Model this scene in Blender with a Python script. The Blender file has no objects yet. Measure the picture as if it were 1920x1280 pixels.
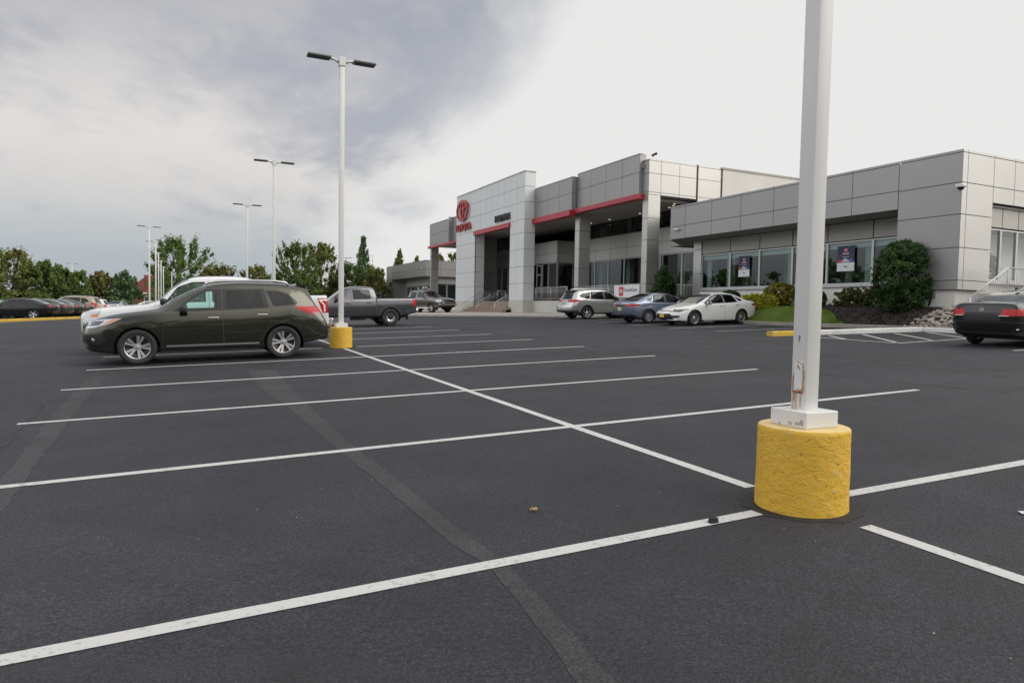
import bpy, bmesh, math, random
import numpy as np
from mathutils import Vector, Matrix
random.seed(7)
rad = math.radians
S = bpy.context.scene
COL = S.collection
# ------------------------------------------------------------------ camera, sky, sun, exposure
cam_d = bpy.data.cameras.new('camera'); cam = bpy.data.objects.new('camera', cam_d); COL.objects.link(cam)
CAM = Vector((-3.84521, -3.33833, 1.30064))
yaw, pit, rol = 0.44816, -0.04497, 0.01907
fw = Vector((math.sin(yaw)*math.cos(pit), math.cos(yaw)*math.cos(pit), math.sin(pit)))
rt = Vector((math.cos(yaw), -math.sin(yaw), 0)); up = rt.cross(fw)
rt2 = math.cos(rol)*rt + math.sin(rol)*up; up2 = -math.sin(rol)*rt + math.cos(rol)*up
M = Matrix.Identity(4)
for i in range(3):
    M[i][0], M[i][1], M[i][2], M[i][3] = rt2[i], up2[i], -fw[i], CAM[i]
cam.matrix_world = M
cam_d.sensor_width = 36; cam_d.lens = 24; cam_d.clip_start = .05; cam_d.clip_end = 3000
S.camera = cam
S.view_settings.view_transform = 'Standard'; S.view_settings.look = 'None'
S.view_settings.exposure = 0.0; S.view_settings.gamma = 1
SUN_EL, SUN_AZ = 38, 132          # azimuth clockwise from +Y: light comes from -Y (right of the picture)

SKY_X, SKY_Y = -7.5, -3.7
def build_world():
    w = bpy.data.worlds.new('World'); S.world = w; w.use_nodes = True
    nt = w.node_tree; N = nt.nodes; L = nt.links; N.clear()
    out = N.new('ShaderNodeOutputWorld'); bg = N.new('ShaderNodeBackground'); bg.inputs[1].default_value = 1
    L.new(bg.outputs[0], out.inputs[0])
    sky = N.new('ShaderNodeTexSky'); sky.sky_type = 'NISHITA'; sky.sun_disc = False
    sky.sun_elevation = rad(SUN_EL); sky.sun_rotation = rad(SUN_AZ)
    skm = N.new('ShaderNodeVectorMath'); skm.operation = 'SCALE'; skm.inputs[3].default_value = .10
    L.new(sky.outputs[0], skm.inputs[0])
    tc = N.new('ShaderNodeTexCoord'); sep = N.new('ShaderNodeSeparateXYZ'); L.new(tc.outputs['Generated'], sep.inputs[0])
    def math_(op, a, b=None, c=None, clamp=False):
        n = N.new('ShaderNodeMath'); n.operation = op; n.use_clamp = clamp
        for i, v in enumerate((a, b, c)):
            if v is None: continue
            if hasattr(v, 'links'): L.new(v, n.inputs[i])
            else: n.inputs[i].default_value = v
        return n.outputs[0]
    def noise(vec, sc, det, rough=.55, dist=0.0):
        n = N.new('ShaderNodeTexNoise'); n.inputs['Scale'].default_value = sc; n.inputs['Detail'].default_value = det
        n.inputs['Roughness'].default_value = rough; n.inputs['Distortion'].default_value = dist
        L.new(vec, n.inputs['Vector']); return n.outputs['Fac']
    def smooth(v, a, b):
        n = N.new('ShaderNodeMapRange'); n.interpolation_type = 'SMOOTHSTEP'
        n.inputs[1].default_value = a; n.inputs[2].default_value = b; L.new(v, n.inputs[0]); return n.outputs[0]
    def mix(f, a, b):
        n = N.new('ShaderNodeMix'); n.data_type = 'RGBA'
        L.new(f, n.inputs[0])
        for i, v in ((6, a), (7, b)):
            if hasattr(v, 'links'): L.new(v, n.inputs[i])
            else: n.inputs[i].default_value = (*v, 1)
        return n.outputs[2]
    x, y, z = sep.outputs
    # cloud field on a layer overhead, softened near the horizon
    zz = math_('ADD', z, .22)
    px = math_('DIVIDE', x, zz); py = math_('DIVIDE', y, zz)
    cmb = N.new('ShaderNodeCombineXYZ'); L.new(px, cmb.inputs[0]); L.new(py, cmb.inputs[1])
    mp = N.new('ShaderNodeMapping'); mp.inputs['Location'].default_value = (SKY_X, SKY_Y, .2); mp.inputs['Rotation'].default_value = (0, 0, rad(-20)); mp.inputs['Scale'].default_value = (1.0, .75, 1)
    L.new(cmb.outputs[0], mp.inputs[0])
    n1 = noise(mp.outputs[0], 1.15, 8, .55, .35)
    n2 = noise(mp.outputs[0], 4.5, 6, .6, .3)
    cl = math_('ADD', math_('MULTIPLY', n1, .84), math_('MULTIPLY', n2, .16))
    wob = math_('MULTIPLY', math_('SUBTRACT', n1, .5), .34)
    # elevation layers: grey overhead, a bright broken band, grey-blue low over the trees
    zb = math_('ADD', math_('ADD', z, math_('MULTIPLY', x, -.10)), wob)
    hi = smooth(zb, .23, .42)
    lo = smooth(math_('ADD', z, math_('MULTIPLY', wob, -.5)), .215, .03)
    bright = smooth(cl, .40, .555)
    c = mix(bright, (.44, .455, .50), (.78, .745, .715))
    c = mix(math_('MULTIPLY', hi, .80), c, mix(bright, (.295, .325, .395), (.43, .44, .48)))
    c = mix(lo, c, mix(smooth(z, .02, .20), (.42, .47, .515), (.565, .56, .56)))
    # thin high overcast, glowing towards the sun (right of the picture)
    edge = math_('ADD', math_('SUBTRACT', x, math_('MULTIPLY', z, .62)), math_('MULTIPLY', wob, 1.25))
    edge = math_('ADD', edge, math_('MULTIPLY', math_('SUBTRACT', n2, .5), .10))
    edge = math_('ADD', edge, math_('MULTIPLY', math_('MULTIPLY', smooth(y, .3, -.5), smooth(x, -.25, .25)), 1.2))
    glow = smooth(edge, .03, .25)
    c = mix(glow, c, (.82, .815, .81))
    c = mix(math_('MULTIPLY', math_('MULTIPLY', smooth(x, -.26, -.65), smooth(z, .0, .28)), .95), c, (1.6, 1.6, 1.63))
    c = mix(smooth(z, .52, .85), c, (.95, .95, .97))
    sd = N.new('ShaderNodeVectorMath'); sd.operation = 'DOT_PRODUCT'
    L.new(tc.outputs['Generated'], sd.inputs[0])
    sd.inputs[1].default_value = (math.sin(rad(SUN_AZ))*math.cos(rad(SUN_EL)), math.cos(rad(SUN_AZ))*math.cos(rad(SUN_EL)), math.sin(rad(SUN_EL)))
    near = smooth(sd.outputs['Value'], .58, 1.0)
    c = mix(near, c, (1.6, 1.54, 1.44))
    # a little of the clear sky shows through the thin cloud
    blue = math_('MULTIPLY', math_('SUBTRACT', 1.0, glow), .06)
    c = mix(blue, c, skm.outputs[0])
    L.new(c, bg.inputs[0])
build_world()
sun_d = bpy.data.lights.new('sun', 'SUN'); sun_d.energy = 1.5; sun_d.angle = rad(50); sun_d.color = (1, .96, .90)
sun = bpy.data.objects.new('sun', sun_d); COL.objects.link(sun)
sun.rotation_euler = Vector((-math.sin(rad(SUN_AZ))*math.cos(rad(SUN_EL)), -math.cos(rad(SUN_AZ))*math.cos(rad(SUN_EL)), -math.sin(rad(SUN_EL)))).to_track_quat('-Z', 'Y').to_euler()

# ------------------------------------------------------------------ ground height (the lot rises towards the building)
def sst(a, b, v):
    t = min(max((v-a)/(b-a), 0), 1); return t*t*(3-2*t)
def ground(x, y):
    xs = x if -8 <= x <= 24 else (-8+(x+8)*.15 if x < -8 else 24)
    ys = max(y, -25.)
    c = 0
    if ys > 22: c = .0005*(ys-22)**2 if ys < 36 else .098+.01392*(ys-36)
    c += .06*sst(9, 14, x)*sst(14, 19, y)
    return .03564*xs+.01392*ys-c

# ------------------------------------------------------------------ materials
MATS = {}
def mat(name, col, rough=.6, metal=0., spec=.5, coat=0., noise=None, bump=None, back=None, emit=None):
    """noise=(scale, amount[, detail]) value mottling, bump=(scale, strength, dist)"""
    m = bpy.data.materials.new(name); m.use_nodes = True; MATS[name] = m
    nt = m.node_tree; N = nt.nodes; L = nt.links; b = N['Principled BSDF']
    b.inputs['Base Color'].default_value = (*col, 1); b.inputs['Roughness'].default_value = rough
    b.inputs['Metallic'].default_value = metal; b.inputs['Specular IOR Level'].default_value = spec
    b.inputs['Coat Weight'].default_value = coat; b.inputs['Coat Roughness'].default_value = .03
    tc = N.new('ShaderNodeTexCoord')
    if noise:
        n = N.new('ShaderNodeTexNoise'); n.inputs['Scale'].default_value = noise[0]; n.inputs['Detail'].default_value = noise[2] if len(noise) > 2 else 4
        L.new(tc.outputs['Object'], n.inputs['Vector'])
        r = N.new('ShaderNodeMapRange'); r.inputs[1].default_value = .25; r.inputs[2].default_value = .75
        r.inputs[3].default_value = 1-noise[1]; r.inputs[4].default_value = 1+noise[1]; L.new(n.outputs[0], r.inputs[0])
        s = N.new('ShaderNodeVectorMath'); s.operation = 'SCALE'; s.inputs[0].default_value = col
        L.new(r.outputs[0], s.inputs[3]); L.new(s.outputs[0], b.inputs['Base Color'])
    if bump:
        n = N.new('ShaderNodeTexNoise'); n.inputs['Scale'].default_value = bump[0]; n.inputs['Detail'].default_value = 5
        L.new(tc.outputs['Object'], n.inputs['Vector'])
        bp = N.new('ShaderNodeBump'); bp.inputs['Strength'].default_value = bump[1]; bp.inputs['Distance'].default_value = bump[2]
        L.new(n.outputs[0], bp.inputs['Height']); L.new(bp.outputs[0], b.inputs['Normal'])
    if emit:
        b.inputs['Emission Color'].default_value = (*emit[:3], 1); b.inputs['Emission Strength'].default_value = emit[3]
    if back:     # inside face of a one-sheet car shell: dark lining
        g = N.new('ShaderNodeNewGeometry'); d = N.new('ShaderNodeBsdfDiffuse'); d.inputs[0].default_value = (*back, 1)
        mx = N.new('ShaderNodeMixShader'); L.new(g.outputs['Backfacing'], mx.inputs[0]); L.new(b.outputs[0], mx.inputs[1]); L.new(d.outputs[0], mx.inputs[2])
        L.new(mx.outputs[0], N['Material Output'].inputs[0])
    return m
def glass_mat(name, tint, refl=.04, through=1.0, dark=(.01, .012, .014)):
    m = bpy.data.materials.new(name); m.use_nodes = True; MATS[name] = m
    nt = m.node_tree; N = nt.nodes; L = nt.links; N.clear()
    o = N.new('ShaderNodeOutputMaterial'); t = N.new('ShaderNodeBsdfTransparent'); t.inputs[0].default_value = (*tint, 1)
    g = N.new('ShaderNodeBsdfGlossy'); g.inputs['Roughness'].default_value = .01; g.inputs[0].default_value = (.95, 1, 1, 1)
    ge = N.new('ShaderNodeNewGeometry'); dp = N.new('ShaderNodeVectorMath'); dp.operation = 'DOT_PRODUCT'; L.new(ge.outputs['Incoming'], dp.inputs[0]); L.new(ge.outputs['Normal'], dp.inputs[1])
    def mth(op, x, y, z=None):
        n = N.new('ShaderNodeMath'); n.operation = op; n.use_clamp = op == 'MULTIPLY_ADD'
        for i, v in enumerate((x, y, z)):
            if v is None: continue
            if hasattr(v, 'links'): L.new(v, n.inputs[i])
            else: n.inputs[i].default_value = v
        return n.outputs[0]
    k = mth('SUBTRACT', 1.0, mth('ABSOLUTE', dp.outputs['Value'], None)); a = N.new('ShaderNodeMath'); a.operation = 'MULTIPLY_ADD'
    a.inputs[1].default_value = .95; a.inputs[2].default_value = .045+refl; a.use_clamp = True; L.new(mth('POWER', k, 5.0), a.inputs[0])
    d = N.new('ShaderNodeBsdfDiffuse'); d.inputs[0].default_value = (*dark, 1)
    m1 = N.new('ShaderNodeMixShader'); m1.inputs[0].default_value = through; L.new(d.outputs[0], m1.inputs[1]); L.new(t.outputs[0], m1.inputs[2])
    m2 = N.new('ShaderNodeMixShader'); L.new(a.outputs[0], m2.inputs[0]); L.new(m1.outputs[0], m2.inputs[1]); L.new(g.outputs[0], m2.inputs[2])
    L.new(m2.outputs[0], o.inputs[0]); return m
def leaf_mat(name, c1, c2, c3=None, rough=.55):
    m = bpy.data.materials.new(name); m.use_nodes = True; MATS[name] = m
    nt = m.node_tree; N = nt.nodes; L = nt.links; b = N['Principled BSDF']
    g = N.new('ShaderNodeNewGeometry'); r = N.new('ShaderNodeValToRGB'); L.new(g.outputs['Random Per Island'], r.inputs[0])
    r.color_ramp.elements[0].color = (*c1, 1); r.color_ramp.elements[1].color = (*c2, 1)
    if c3: e = r.color_ramp.elements.new(.88); e.color = (*c2, 1); r.color_ramp.elements[-1].color = (*c3, 1)
    tc = N.new('ShaderNodeTexCoord'); n = N.new('ShaderNodeTexNoise'); n.inputs['Scale'].default_value = .9; n.inputs['Detail'].default_value = 3
    L.new(tc.outputs['Object'], n.inputs['Vector'])
    mr = N.new('ShaderNodeMapRange'); mr.inputs[1].default_value = .3; mr.inputs[2].default_value = .7; mr.inputs[3].default_value = .6; mr.inputs[4].default_value = 1.4
    L.new(n.outputs[0], mr.inputs[0])
    s = N.new('ShaderNodeVectorMath'); s.operation = 'SCALE'; L.new(r.outputs[0], s.inputs[0]); L.new(mr.outputs[0], s.inputs[3])
    L.new(s.outputs[0], b.inputs['Base Color']); b.inputs['Roughness'].default_value = rough; b.inputs['Specular IOR Level'].default_value = .3
    t = N.new('ShaderNodeBsdfTranslucent'); L.new(s.outputs[0], t.inputs[0])
    mx = N.new('ShaderNodeMixShader'); mx.inputs[0].default_value = .4; L.new(b.outputs[0], mx.inputs[1]); L.new(t.outputs[0], mx.inputs[2])
    L.new(mx.outputs[0], N['Material Output'].inputs[0]); return m

def asphalt_mat(name, base, scale=1.0):
    m = bpy.data.materials.new(name); m.use_nodes = True; MATS[name] = m
    nt = m.node_tree; N = nt.nodes; L = nt.links; b = N['Principled BSDF']
    tc = N.new('ShaderNodeTexCoord'); P = tc.outputs['Object']
    def noise(sc, det, rough=.6, vec=P, dist=0):
        n = N.new('ShaderNodeTexNoise'); n.inputs['Scale'].default_value = sc; n.inputs['Detail'].default_value = det
        n.inputs['Roughness'].default_value = rough; n.inputs['Distortion'].default_value = dist; L.new(vec, n.inputs['Vector']); return n.outputs[0]
    def mr(v, a, b_, c, d):
        n = N.new('ShaderNodeMapRange'); n.inputs[1].default_value = a; n.inputs[2].default_value = b_; n.inputs[3].default_value = c; n.inputs[4].default_value = d
        L.new(v, n.inputs[0]); return n.outputs[0]
    def mul(a, b_):
        n = N.new('ShaderNodeMath'); n.operation = 'MULTIPLY'; L.new(a, n.inputs[0]); L.new(b_, n.inputs[1]); return n.outputs[0]
    fine = noise(130*scale, 3, .7); mid = noise(1.1, 5, .6); big = noise(.17, 5, .55, dist=.6)
    # sealcoat sweeps: streaks along the aisles
    mp = N.new('ShaderNodeMapping'); mp.inputs['Scale'].default_value = (.16, 1.3, 1); mp.inputs['Rotation'].default_value = (0, 0, rad(8)); L.new(P, mp.inputs[0])
    streak = noise(.8, 6, .62, vec=mp.outputs[0], dist=.5)
    vo = N.new('ShaderNodeTexVoronoi'); vo.inputs['Scale'].default_value = 75*scale; L.new(P, vo.inputs['Vector'])
    v = mul(mul(mr(fine, .3, .7, .25, 1.9), mr(mid, .3, .7, .76, 1.26)), mul(mr(big, .3, .7, .74, 1.28), mr(streak, .3, .7, .76, 1.26)))
    v = mul(mul(v, mr(vo.outputs['Distance'], 0, .6, 1.35, .65)), mr(noise(48*scale, 2, .5), .32, .68, .62, 1.42))
    # scattered light grit
    sp = N.new('ShaderNodeTexVoronoi'); sp.inputs['Scale'].default_value = 30; L.new(P, sp.inputs['Vector'])
    spk = mr(sp.outputs['Distance'], .06, .10, 1, 0)
    spn = mr(noise(7, 2), .60, .63, 0, 1); spk = mul(spk, spn)
    s = N.new('ShaderNodeVectorMath'); s.operation = 'SCALE'; s.inputs[0].default_value = base; L.new(v, s.inputs[3])
    mx = N.new('ShaderNodeMix'); mx.data_type = 'RGBA'; mx.inputs[7].default_value = (.20, .19, .175, 1); L.new(s.outputs[0], mx.inputs[6])
    sk = N.new('ShaderNodeMath'); sk.operation = 'MULTIPLY'; sk.inputs[1].default_value = .5; L.new(spk, sk.inputs[0]); L.new(sk.outputs[0], mx.inputs[0])
    # oil drips
    st = mr(noise(.55, 4, .6, dist=.8), .60, .72, 0, .6)
    mx2 = N.new('ShaderNodeMix'); mx2.data_type = 'RGBA'; mx2.inputs[7].default_value = (.022, .020, .017, 1); L.new(st, mx2.inputs[0]); L.new(mx.outputs[2], mx2.inputs[6])
    L.new(mx2.outputs[2], b.inputs['Base Color'])
    L.new(mr(streak, .3, .7, .62, .86), b.inputs['Roughness']); b.inputs['Specular IOR Level'].default_value = .42
    bp = N.new('ShaderNodeBump'); bp.inputs['Strength'].default_value = .55; bp.inputs['Distance'].default_value = .006
    ad = N.new('ShaderNodeMath'); ad.operation = 'ADD'; L.new(fine, ad.inputs[0]); L.new(vo.outputs['Distance'], ad.inputs[1])
    L.new(ad.outputs[0], bp.inputs['Height']); L.new(bp.outputs[0], b.inputs['Normal'])
    return m
def paint_mat(name, col, wear=.5, edge_scale=26):
    """traffic paint worn through to asphalt in specks"""
    m = bpy.data.materials.new(name); m.use_nodes = True; MATS[name] = m
    nt = m.node_tree; N = nt.nodes; L = nt.links; b = N['Principled BSDF']
    tc = N.new('ShaderNodeTexCoord')
    n = N.new('ShaderNodeTexNoise'); n.inputs['Scale'].default_value = edge_scale; n.inputs['Detail'].default_value = 7; n.inputs['Roughness'].default_value = .7; L.new(tc.outputs['Object'], n.inputs['Vector'])
    n2 = N.new('ShaderNodeTexNoise'); n2.inputs['Scale'].default_value = 1.7; n2.inputs['Detail'].default_value = 4; L.new(tc.outputs['Object'], n2.inputs['Vector'])
    a = N.new('ShaderNodeMath'); a.operation = 'MULTIPLY_ADD'; a.inputs[1].default_value = .35; L.new(n2.outputs[0], a.inputs[0]); L.new(n.outputs[0], a.inputs[2])
    r = N.new('ShaderNodeMapRange'); r.inputs[1].default_value = .715; r.inputs[2].default_value = .83; r.inputs[3].default_value = 0; r.inputs[4].default_value = wear; L.new(a.outputs[0], r.inputs[0])
    mx = N.new('ShaderNodeMix'); mx.data_type = 'RGBA'; mx.inputs[6].default_value = (*col, 1); mx.inputs[7].default_value = (.16, .16, .165, 1); L.new(r.outputs[0], mx.inputs[0])
    L.new(mx.outputs[2], b.inputs['Base Color']); b.inputs['Roughness'].default_value = .75
    bp = N.new('ShaderNodeBump'); bp.inputs['Strength'].default_value = .3; bp.inputs['Distance'].default_value = .004; L.new(n.outputs[0], bp.inputs['Height']); L.new(bp.outputs[0], b.inputs['Normal'])
    return m

ASPHALT = asphalt_mat('asphalt', (.0245, .0254, .0318))
SEAL = asphalt_mat('asphalt_seal_strip', (.040, .0405, .044), 1.3)
SEAL2 = asphalt_mat('asphalt_smooth_patch', (.0275, .0285, .033), 1.6)
WPAINT = paint_mat('white_traffic_paint', (.485, .485, .475), .62)
PANEL = mat('silver_panel', (.50, .49, .47), .36, .65, noise=(.35, .05))
PANEL_D = mat('shaded_panel', (.315, .31, .305), .42, .5, noise=(.3, .05))  # darker copy of the silver panel, shade of the front faces in its colour
CLAD = mat('cream_cladding', (.46, .445, .41), .55, noise=(.4, .05))
PORTALM = mat('white_panel', (.63, .645, .65), .45, .0, noise=(.3, .04))
GAP = mat('dark_joint', (.05, .048, .045), .8)
STUCCO = mat('stucco', (.66, .645, .60), .9, noise=(1.2, .06), bump=(60, .3, .01))
PLINTH = mat('plinth_stucco', (.50, .485, .445), .9, noise=(.8, .08), bump=(70, .3, .01))
SOFFIT = mat('soffit', (.34, .33, .31), .7)
REDB = mat('red_metal_band', (.38, .022, .038), .35, noise=(.6, .05))
REDS = mat('red_sign_letters', (.36, .012, .012), .35)
BLACK = mat('black_plastic', (.018, .018, .019), .5)
BLACKS = mat('black_sign_letters', (.02, .02, .022), .5)
RUBBER = mat('tyre_rubber', (.022, .022, .023), .75, noise=(8, .15), bump=(40, .2, .004))
WHITEP = mat('white_pole_paint', (.66, .655, .64), .35, noise=(1.2, .05), bump=(18, .06, .004))
MULL = mat('aluminium_mullion', (.50, .50, .50), .35, .6)
CONC = mat('concrete', (.40, .375, .335), .9, noise=(3, .14), bump=(50, .4, .008))
CONC_D = mat('weathered_concrete', (.27, .25, .215), .9, noise=(3, .2), bump=(40, .4, .01))
WKERB = paint_mat('white_kerb_paint', (.66, .655, .635), .5)
YKERB = paint_mat('yellow_kerb_paint', (.62, .40, .045), .7, 14)
GRASS_SOIL = mat('lawn_ground', (.12, .17, .04), .95, noise=(3, .25), bump=(30, .6, .03))
LAWN_FAR = mat('far_lawn', (.09, .11, .045), .95, noise=(.2, .25), bump=(4, .5, .1))
MULCH = mat('mulch', (.034, .026, .022), 1, noise=(22, .5, 6), bump=(28, 1.0, .06))
BRICK = mat('red_brick', (.22, .075, .055), .9, noise=(.8, .15))
DIRTW = mat('window_blind', (.85, .85, .82), .8)
GLASS_B = glass_mat('building_glass', (.50, .60, .575), .05)
GLASS_R = glass_mat('pale_building_glass', (.93, .96, .94), .07)
GLASS_C = glass_mat('car_glass', (.66, .86, .82), .01)
GLASS_P = glass_mat('privacy_glass', (.09, .11, .12), .0, .9)
GLASS_D = glass_mat('dark_car_glass', (.25, .31, .31), .015, .9)
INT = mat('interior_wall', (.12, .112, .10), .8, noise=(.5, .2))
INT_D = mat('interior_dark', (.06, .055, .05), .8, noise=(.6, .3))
INT_T = mat('interior_teal', (.48, .54, .52), .7)
VAL = mat('pale_valance', (.86, .88, .87), .7)
CHROME = mat('chrome', (.80, .80, .81), .12, 1)
ALU = mat('machined_alloy', (.74, .72, .74), .28, .9)
ALU_S = mat('silver_alloy', (.62, .62, .63), .3, .8)
ALU_D = mat('dark_alloy', (.045, .045, .05), .35, .5)
CLOTH = mat('car_interior_cloth', (.035, .036, .038), .9)
LAMP_G = mat('headlamp_lens', (.45, .47, .50), .08, .3, coat=1)
LAMP_D = mat('headlamp_bowl', (.05, .055, .07), .1, .6, coat=1)
AMBER = mat('amber_lens', (.62, .20, .035), .15, coat=1)
REDL = mat('red_tail_lens', (.42, .006, .010), .3, spec=.3, coat=.2, noise=(14, .35))
REDL_D = mat('dark_red_lens', (.16, .006, .012), .12, coat=1)
PLATE = mat('plate_yellow', (.58, .50, .26), .5, noise=(9, .12))
PLATE_D = mat('dealer_plate', (.62, .45, .08), .5, noise=(16, .3))
STEEL = mat('galvanised_rail', (.55, .55, .54), .4, .7)
LEDH = mat('lamp_head_grey', (.16, .16, .165), .5)
LEDU = mat('lamp_underside', (.055, .057, .062), .35)
WOODP = mat('weathered_wood', (.33, .28, .21), .9, noise=(6, .2))
STEP = mat('terracotta_step', (.30, .225, .175), .9, noise=(2, .12))
BARK = mat('bark', (.085, .065, .05), .95, noise=(5, .3), bump=(20, .6, .03))

# ------------------------------------------------------------------ object helpers
def tag(o, label=None, cat=None, group=None, kind=None):
    if label: o['label'] = label
    if cat: o['category'] = cat
    if group: o['group'] = group
    if kind: o['kind'] = kind
    return o
def thing(name, label, cat, loc=(0, 0, 0), rz=0., group=None, mw=None):
    o = bpy.data.objects.new(name, None); COL.objects.link(o); o.empty_display_size = .2
    if mw is not None: o.matrix_world = mw
    else: o.location = loc; o.rotation_euler = (0, 0, rz)
    return tag(o, label, cat, group)
def copy_tree(o, parent=None):
    c = o.copy(); COL.objects.link(c)
    if parent: c.parent = parent
    for ch in list(o.children): copy_tree(ch, c)
    return c
class MB:
    def __init__(s): s.bm = bmesh.new(); s.mats = []
    def mi(s, m):
        if m not in s.mats: s.mats.append(m)
        return s.mats.index(m)
    def faces(s, vs, fs, m=None, smooth=False):
        V = [s.bm.verts.new(v) for v in vs]; i = s.mi(m) if m else 0; out = []
        for f in fs:
            try:
                F = s.bm.faces.new([V[k] for k in f]); F.material_index = i; F.smooth = smooth; out.append(F)
            except ValueError: pass
        return out
    def box(s, a, b, m=None, rot=None, bev=0):
        x0, y0, z0 = a; x1, y1, z1 = b
        vs = [(x0,y0,z0),(x1,y0,z0),(x1,y1,z0),(x0,y1,z0),(x0,y0,z1),(x1,y0,z1),(x1,y1,z1),(x0,y1,z1)]
        if rot: vs = [rot @ Vector(v) for v in vs]
        fs = s.faces(vs, [(0,3,2,1),(4,5,6,7),(0,1,5,4),(1,2,6,5),(2,3,7,6),(3,0,4,7)], m)
        if bev:
            es = {e for f in fs for e in f.edges}
            bmesh.ops.bevel(s.bm, geom=list(es), offset=bev, segments=2, affect='EDGES', profile=.5)
        return s
    def tube(s, pts, r, m=None, n=8, cap=True, smooth=True):
        pts = [Vector(p) for p in pts]; rs = r if isinstance(r, (list, tuple)) else [r]*len(pts)
        vs = []; prev = None
        for i, p in enumerate(pts):
            d = (pts[min(i+1, len(pts)-1)]-pts[max(i-1, 0)]).normalized()
            u = d.orthogonal().normalized() if prev is None else (prev-d*prev.dot(d)).normalized()
            prev = u; w = d.cross(u)
            for k in range(n):
                a = 2*math.pi*k/n; vs.append(p+(u*math.cos(a)+w*math.sin(a))*rs[i])
        fs = []
        for i in range(len(pts)-1):
            for k in range(n): fs.append((i*n+k, i*n+(k+1) % n, (i+1)*n+(k+1) % n, (i+1)*n+k))
        if cap: fs += [tuple(range(n-1, -1, -1)), tuple((len(pts)-1)*n+k for k in range(n))]
        s.faces(vs, fs, m, smooth); return s
    def lathe(s, prof, m=None, n=32, axis='Z', c=(0, 0, 0), mats=None, smooth=True):
        vs = []; c = Vector(c)
        for r, h in prof:
            for k in range(n):
                a = 2*math.pi*k/n; x, y = r*math.cos(a), r*math.sin(a)
                vs.append(c+(Vector((x, y, h)) if axis == 'Z' else Vector((x, h, y))))
        fs = []
        for i in range(len(prof)-1):
            for k in range(n):
                q = (i*n+k, i*n+(k+1) % n, (i+1)*n+(k+1) % n, (i+1)*n+k)
                fs.append(q if axis == 'Z' else q[::-1])
        s.faces(vs, fs, m, smooth); return s
    def prism(s, poly, z0, z1, m=None, f=None):
        """poly 2-D, f maps (a,b,h) to xyz"""
        f = f or (lambda a, b, h: (a, b, h)); n = len(poly)
        vs = [f(a, b, z0) for a, b in poly]+[f(a, b, z1) for a, b in poly]
        s.faces(vs, [tuple(range(n-1, -1, -1)), tuple(range(n, 2*n))]+[(k, (k+1) % n, n+(k+1) % n, n+k) for k in range(n)], m); return s
    def obj(s, name, m=None, parent=None, recalc=True, sharp=None, loc=None):
        if recalc: bmesh.ops.recalc_face_normals(s.bm, faces=s.bm.faces)
        me = bpy.data.meshes.new(name); s.bm.to_mesh(me); s.bm.free()
        for k in (s.mats if s.mats else [m]): me.materials.append(k)
        if sharp: me.set_sharp_from_angle(angle=rad(sharp))
        o = bpy.data.objects.new(name, me); COL.objects.link(o)
        if parent: o.parent = parent
        if loc: o.location = loc
        return o
def jitter(bm, scale, amp, seed=0):
    from mathutils import noise
    for v in bm.verts:
        n = noise.noise_vector(v.co*scale+Vector((seed, seed*2, 0))); v.co += n*amp

# ------------------------------------------------------------------ ground, lines, seams
def strip(mb, a, b, w, dz, m=None, step=1.0, ends=None, wob=0.):
    """a painted line draped on the ground, a and b are xy of its centre ends"""
    a = Vector(a); b = Vector(b); d = b-a; n = max(1, int(d.length/step)); p = Vector((-d.y, d.x)).normalized()*w/2
    vs = []; fs = []
    for i in range(n+1):
        c = a+d*i/n
        for sgn in (1, -1):
            q = c+p*sgn*(1+random.uniform(-wob, wob)); vs.append((q.x, q.y, ground(q.x, q.y)+dz))
    for i in range(n): fs.append((2*i, 2*i+1, 2*i+3, 2*i+2))
    mb.faces(vs, fs, m)
def ribbon(mb, pts, ws, dz, m=None, rag=.0, step=.12):
    P = [Vector(p) for p in pts]; vs = []; fs = []
    out = []
    for i in range(len(P)-1):
        n = max(1, int((P[i+1]-P[i]).length/step))
        for k in range(n): t = k/n; out.append((P[i].lerp(P[i+1], t), ws[i]+(ws[i+1]-ws[i])*t))
    out.append((P[-1], ws[-1]))
    for i, (c, w) in enumerate(out):
        d = (out[min(i+1, len(out)-1)][0]-out[max(i-1, 0)][0]); p = Vector((-d.y, d.x)).normalized()
        for sgn in (1, -1):
            q = c+p*sgn*(w/2+random.uniform(-rag, rag)); vs.append((q.x, q.y, ground(q.x, q.y)+dz))
    for i in range(len(out)-1): fs.append((2*i, 2*i+1, 2*i+3, 2*i+2))
    mb.faces(vs, fs, m)
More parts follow.
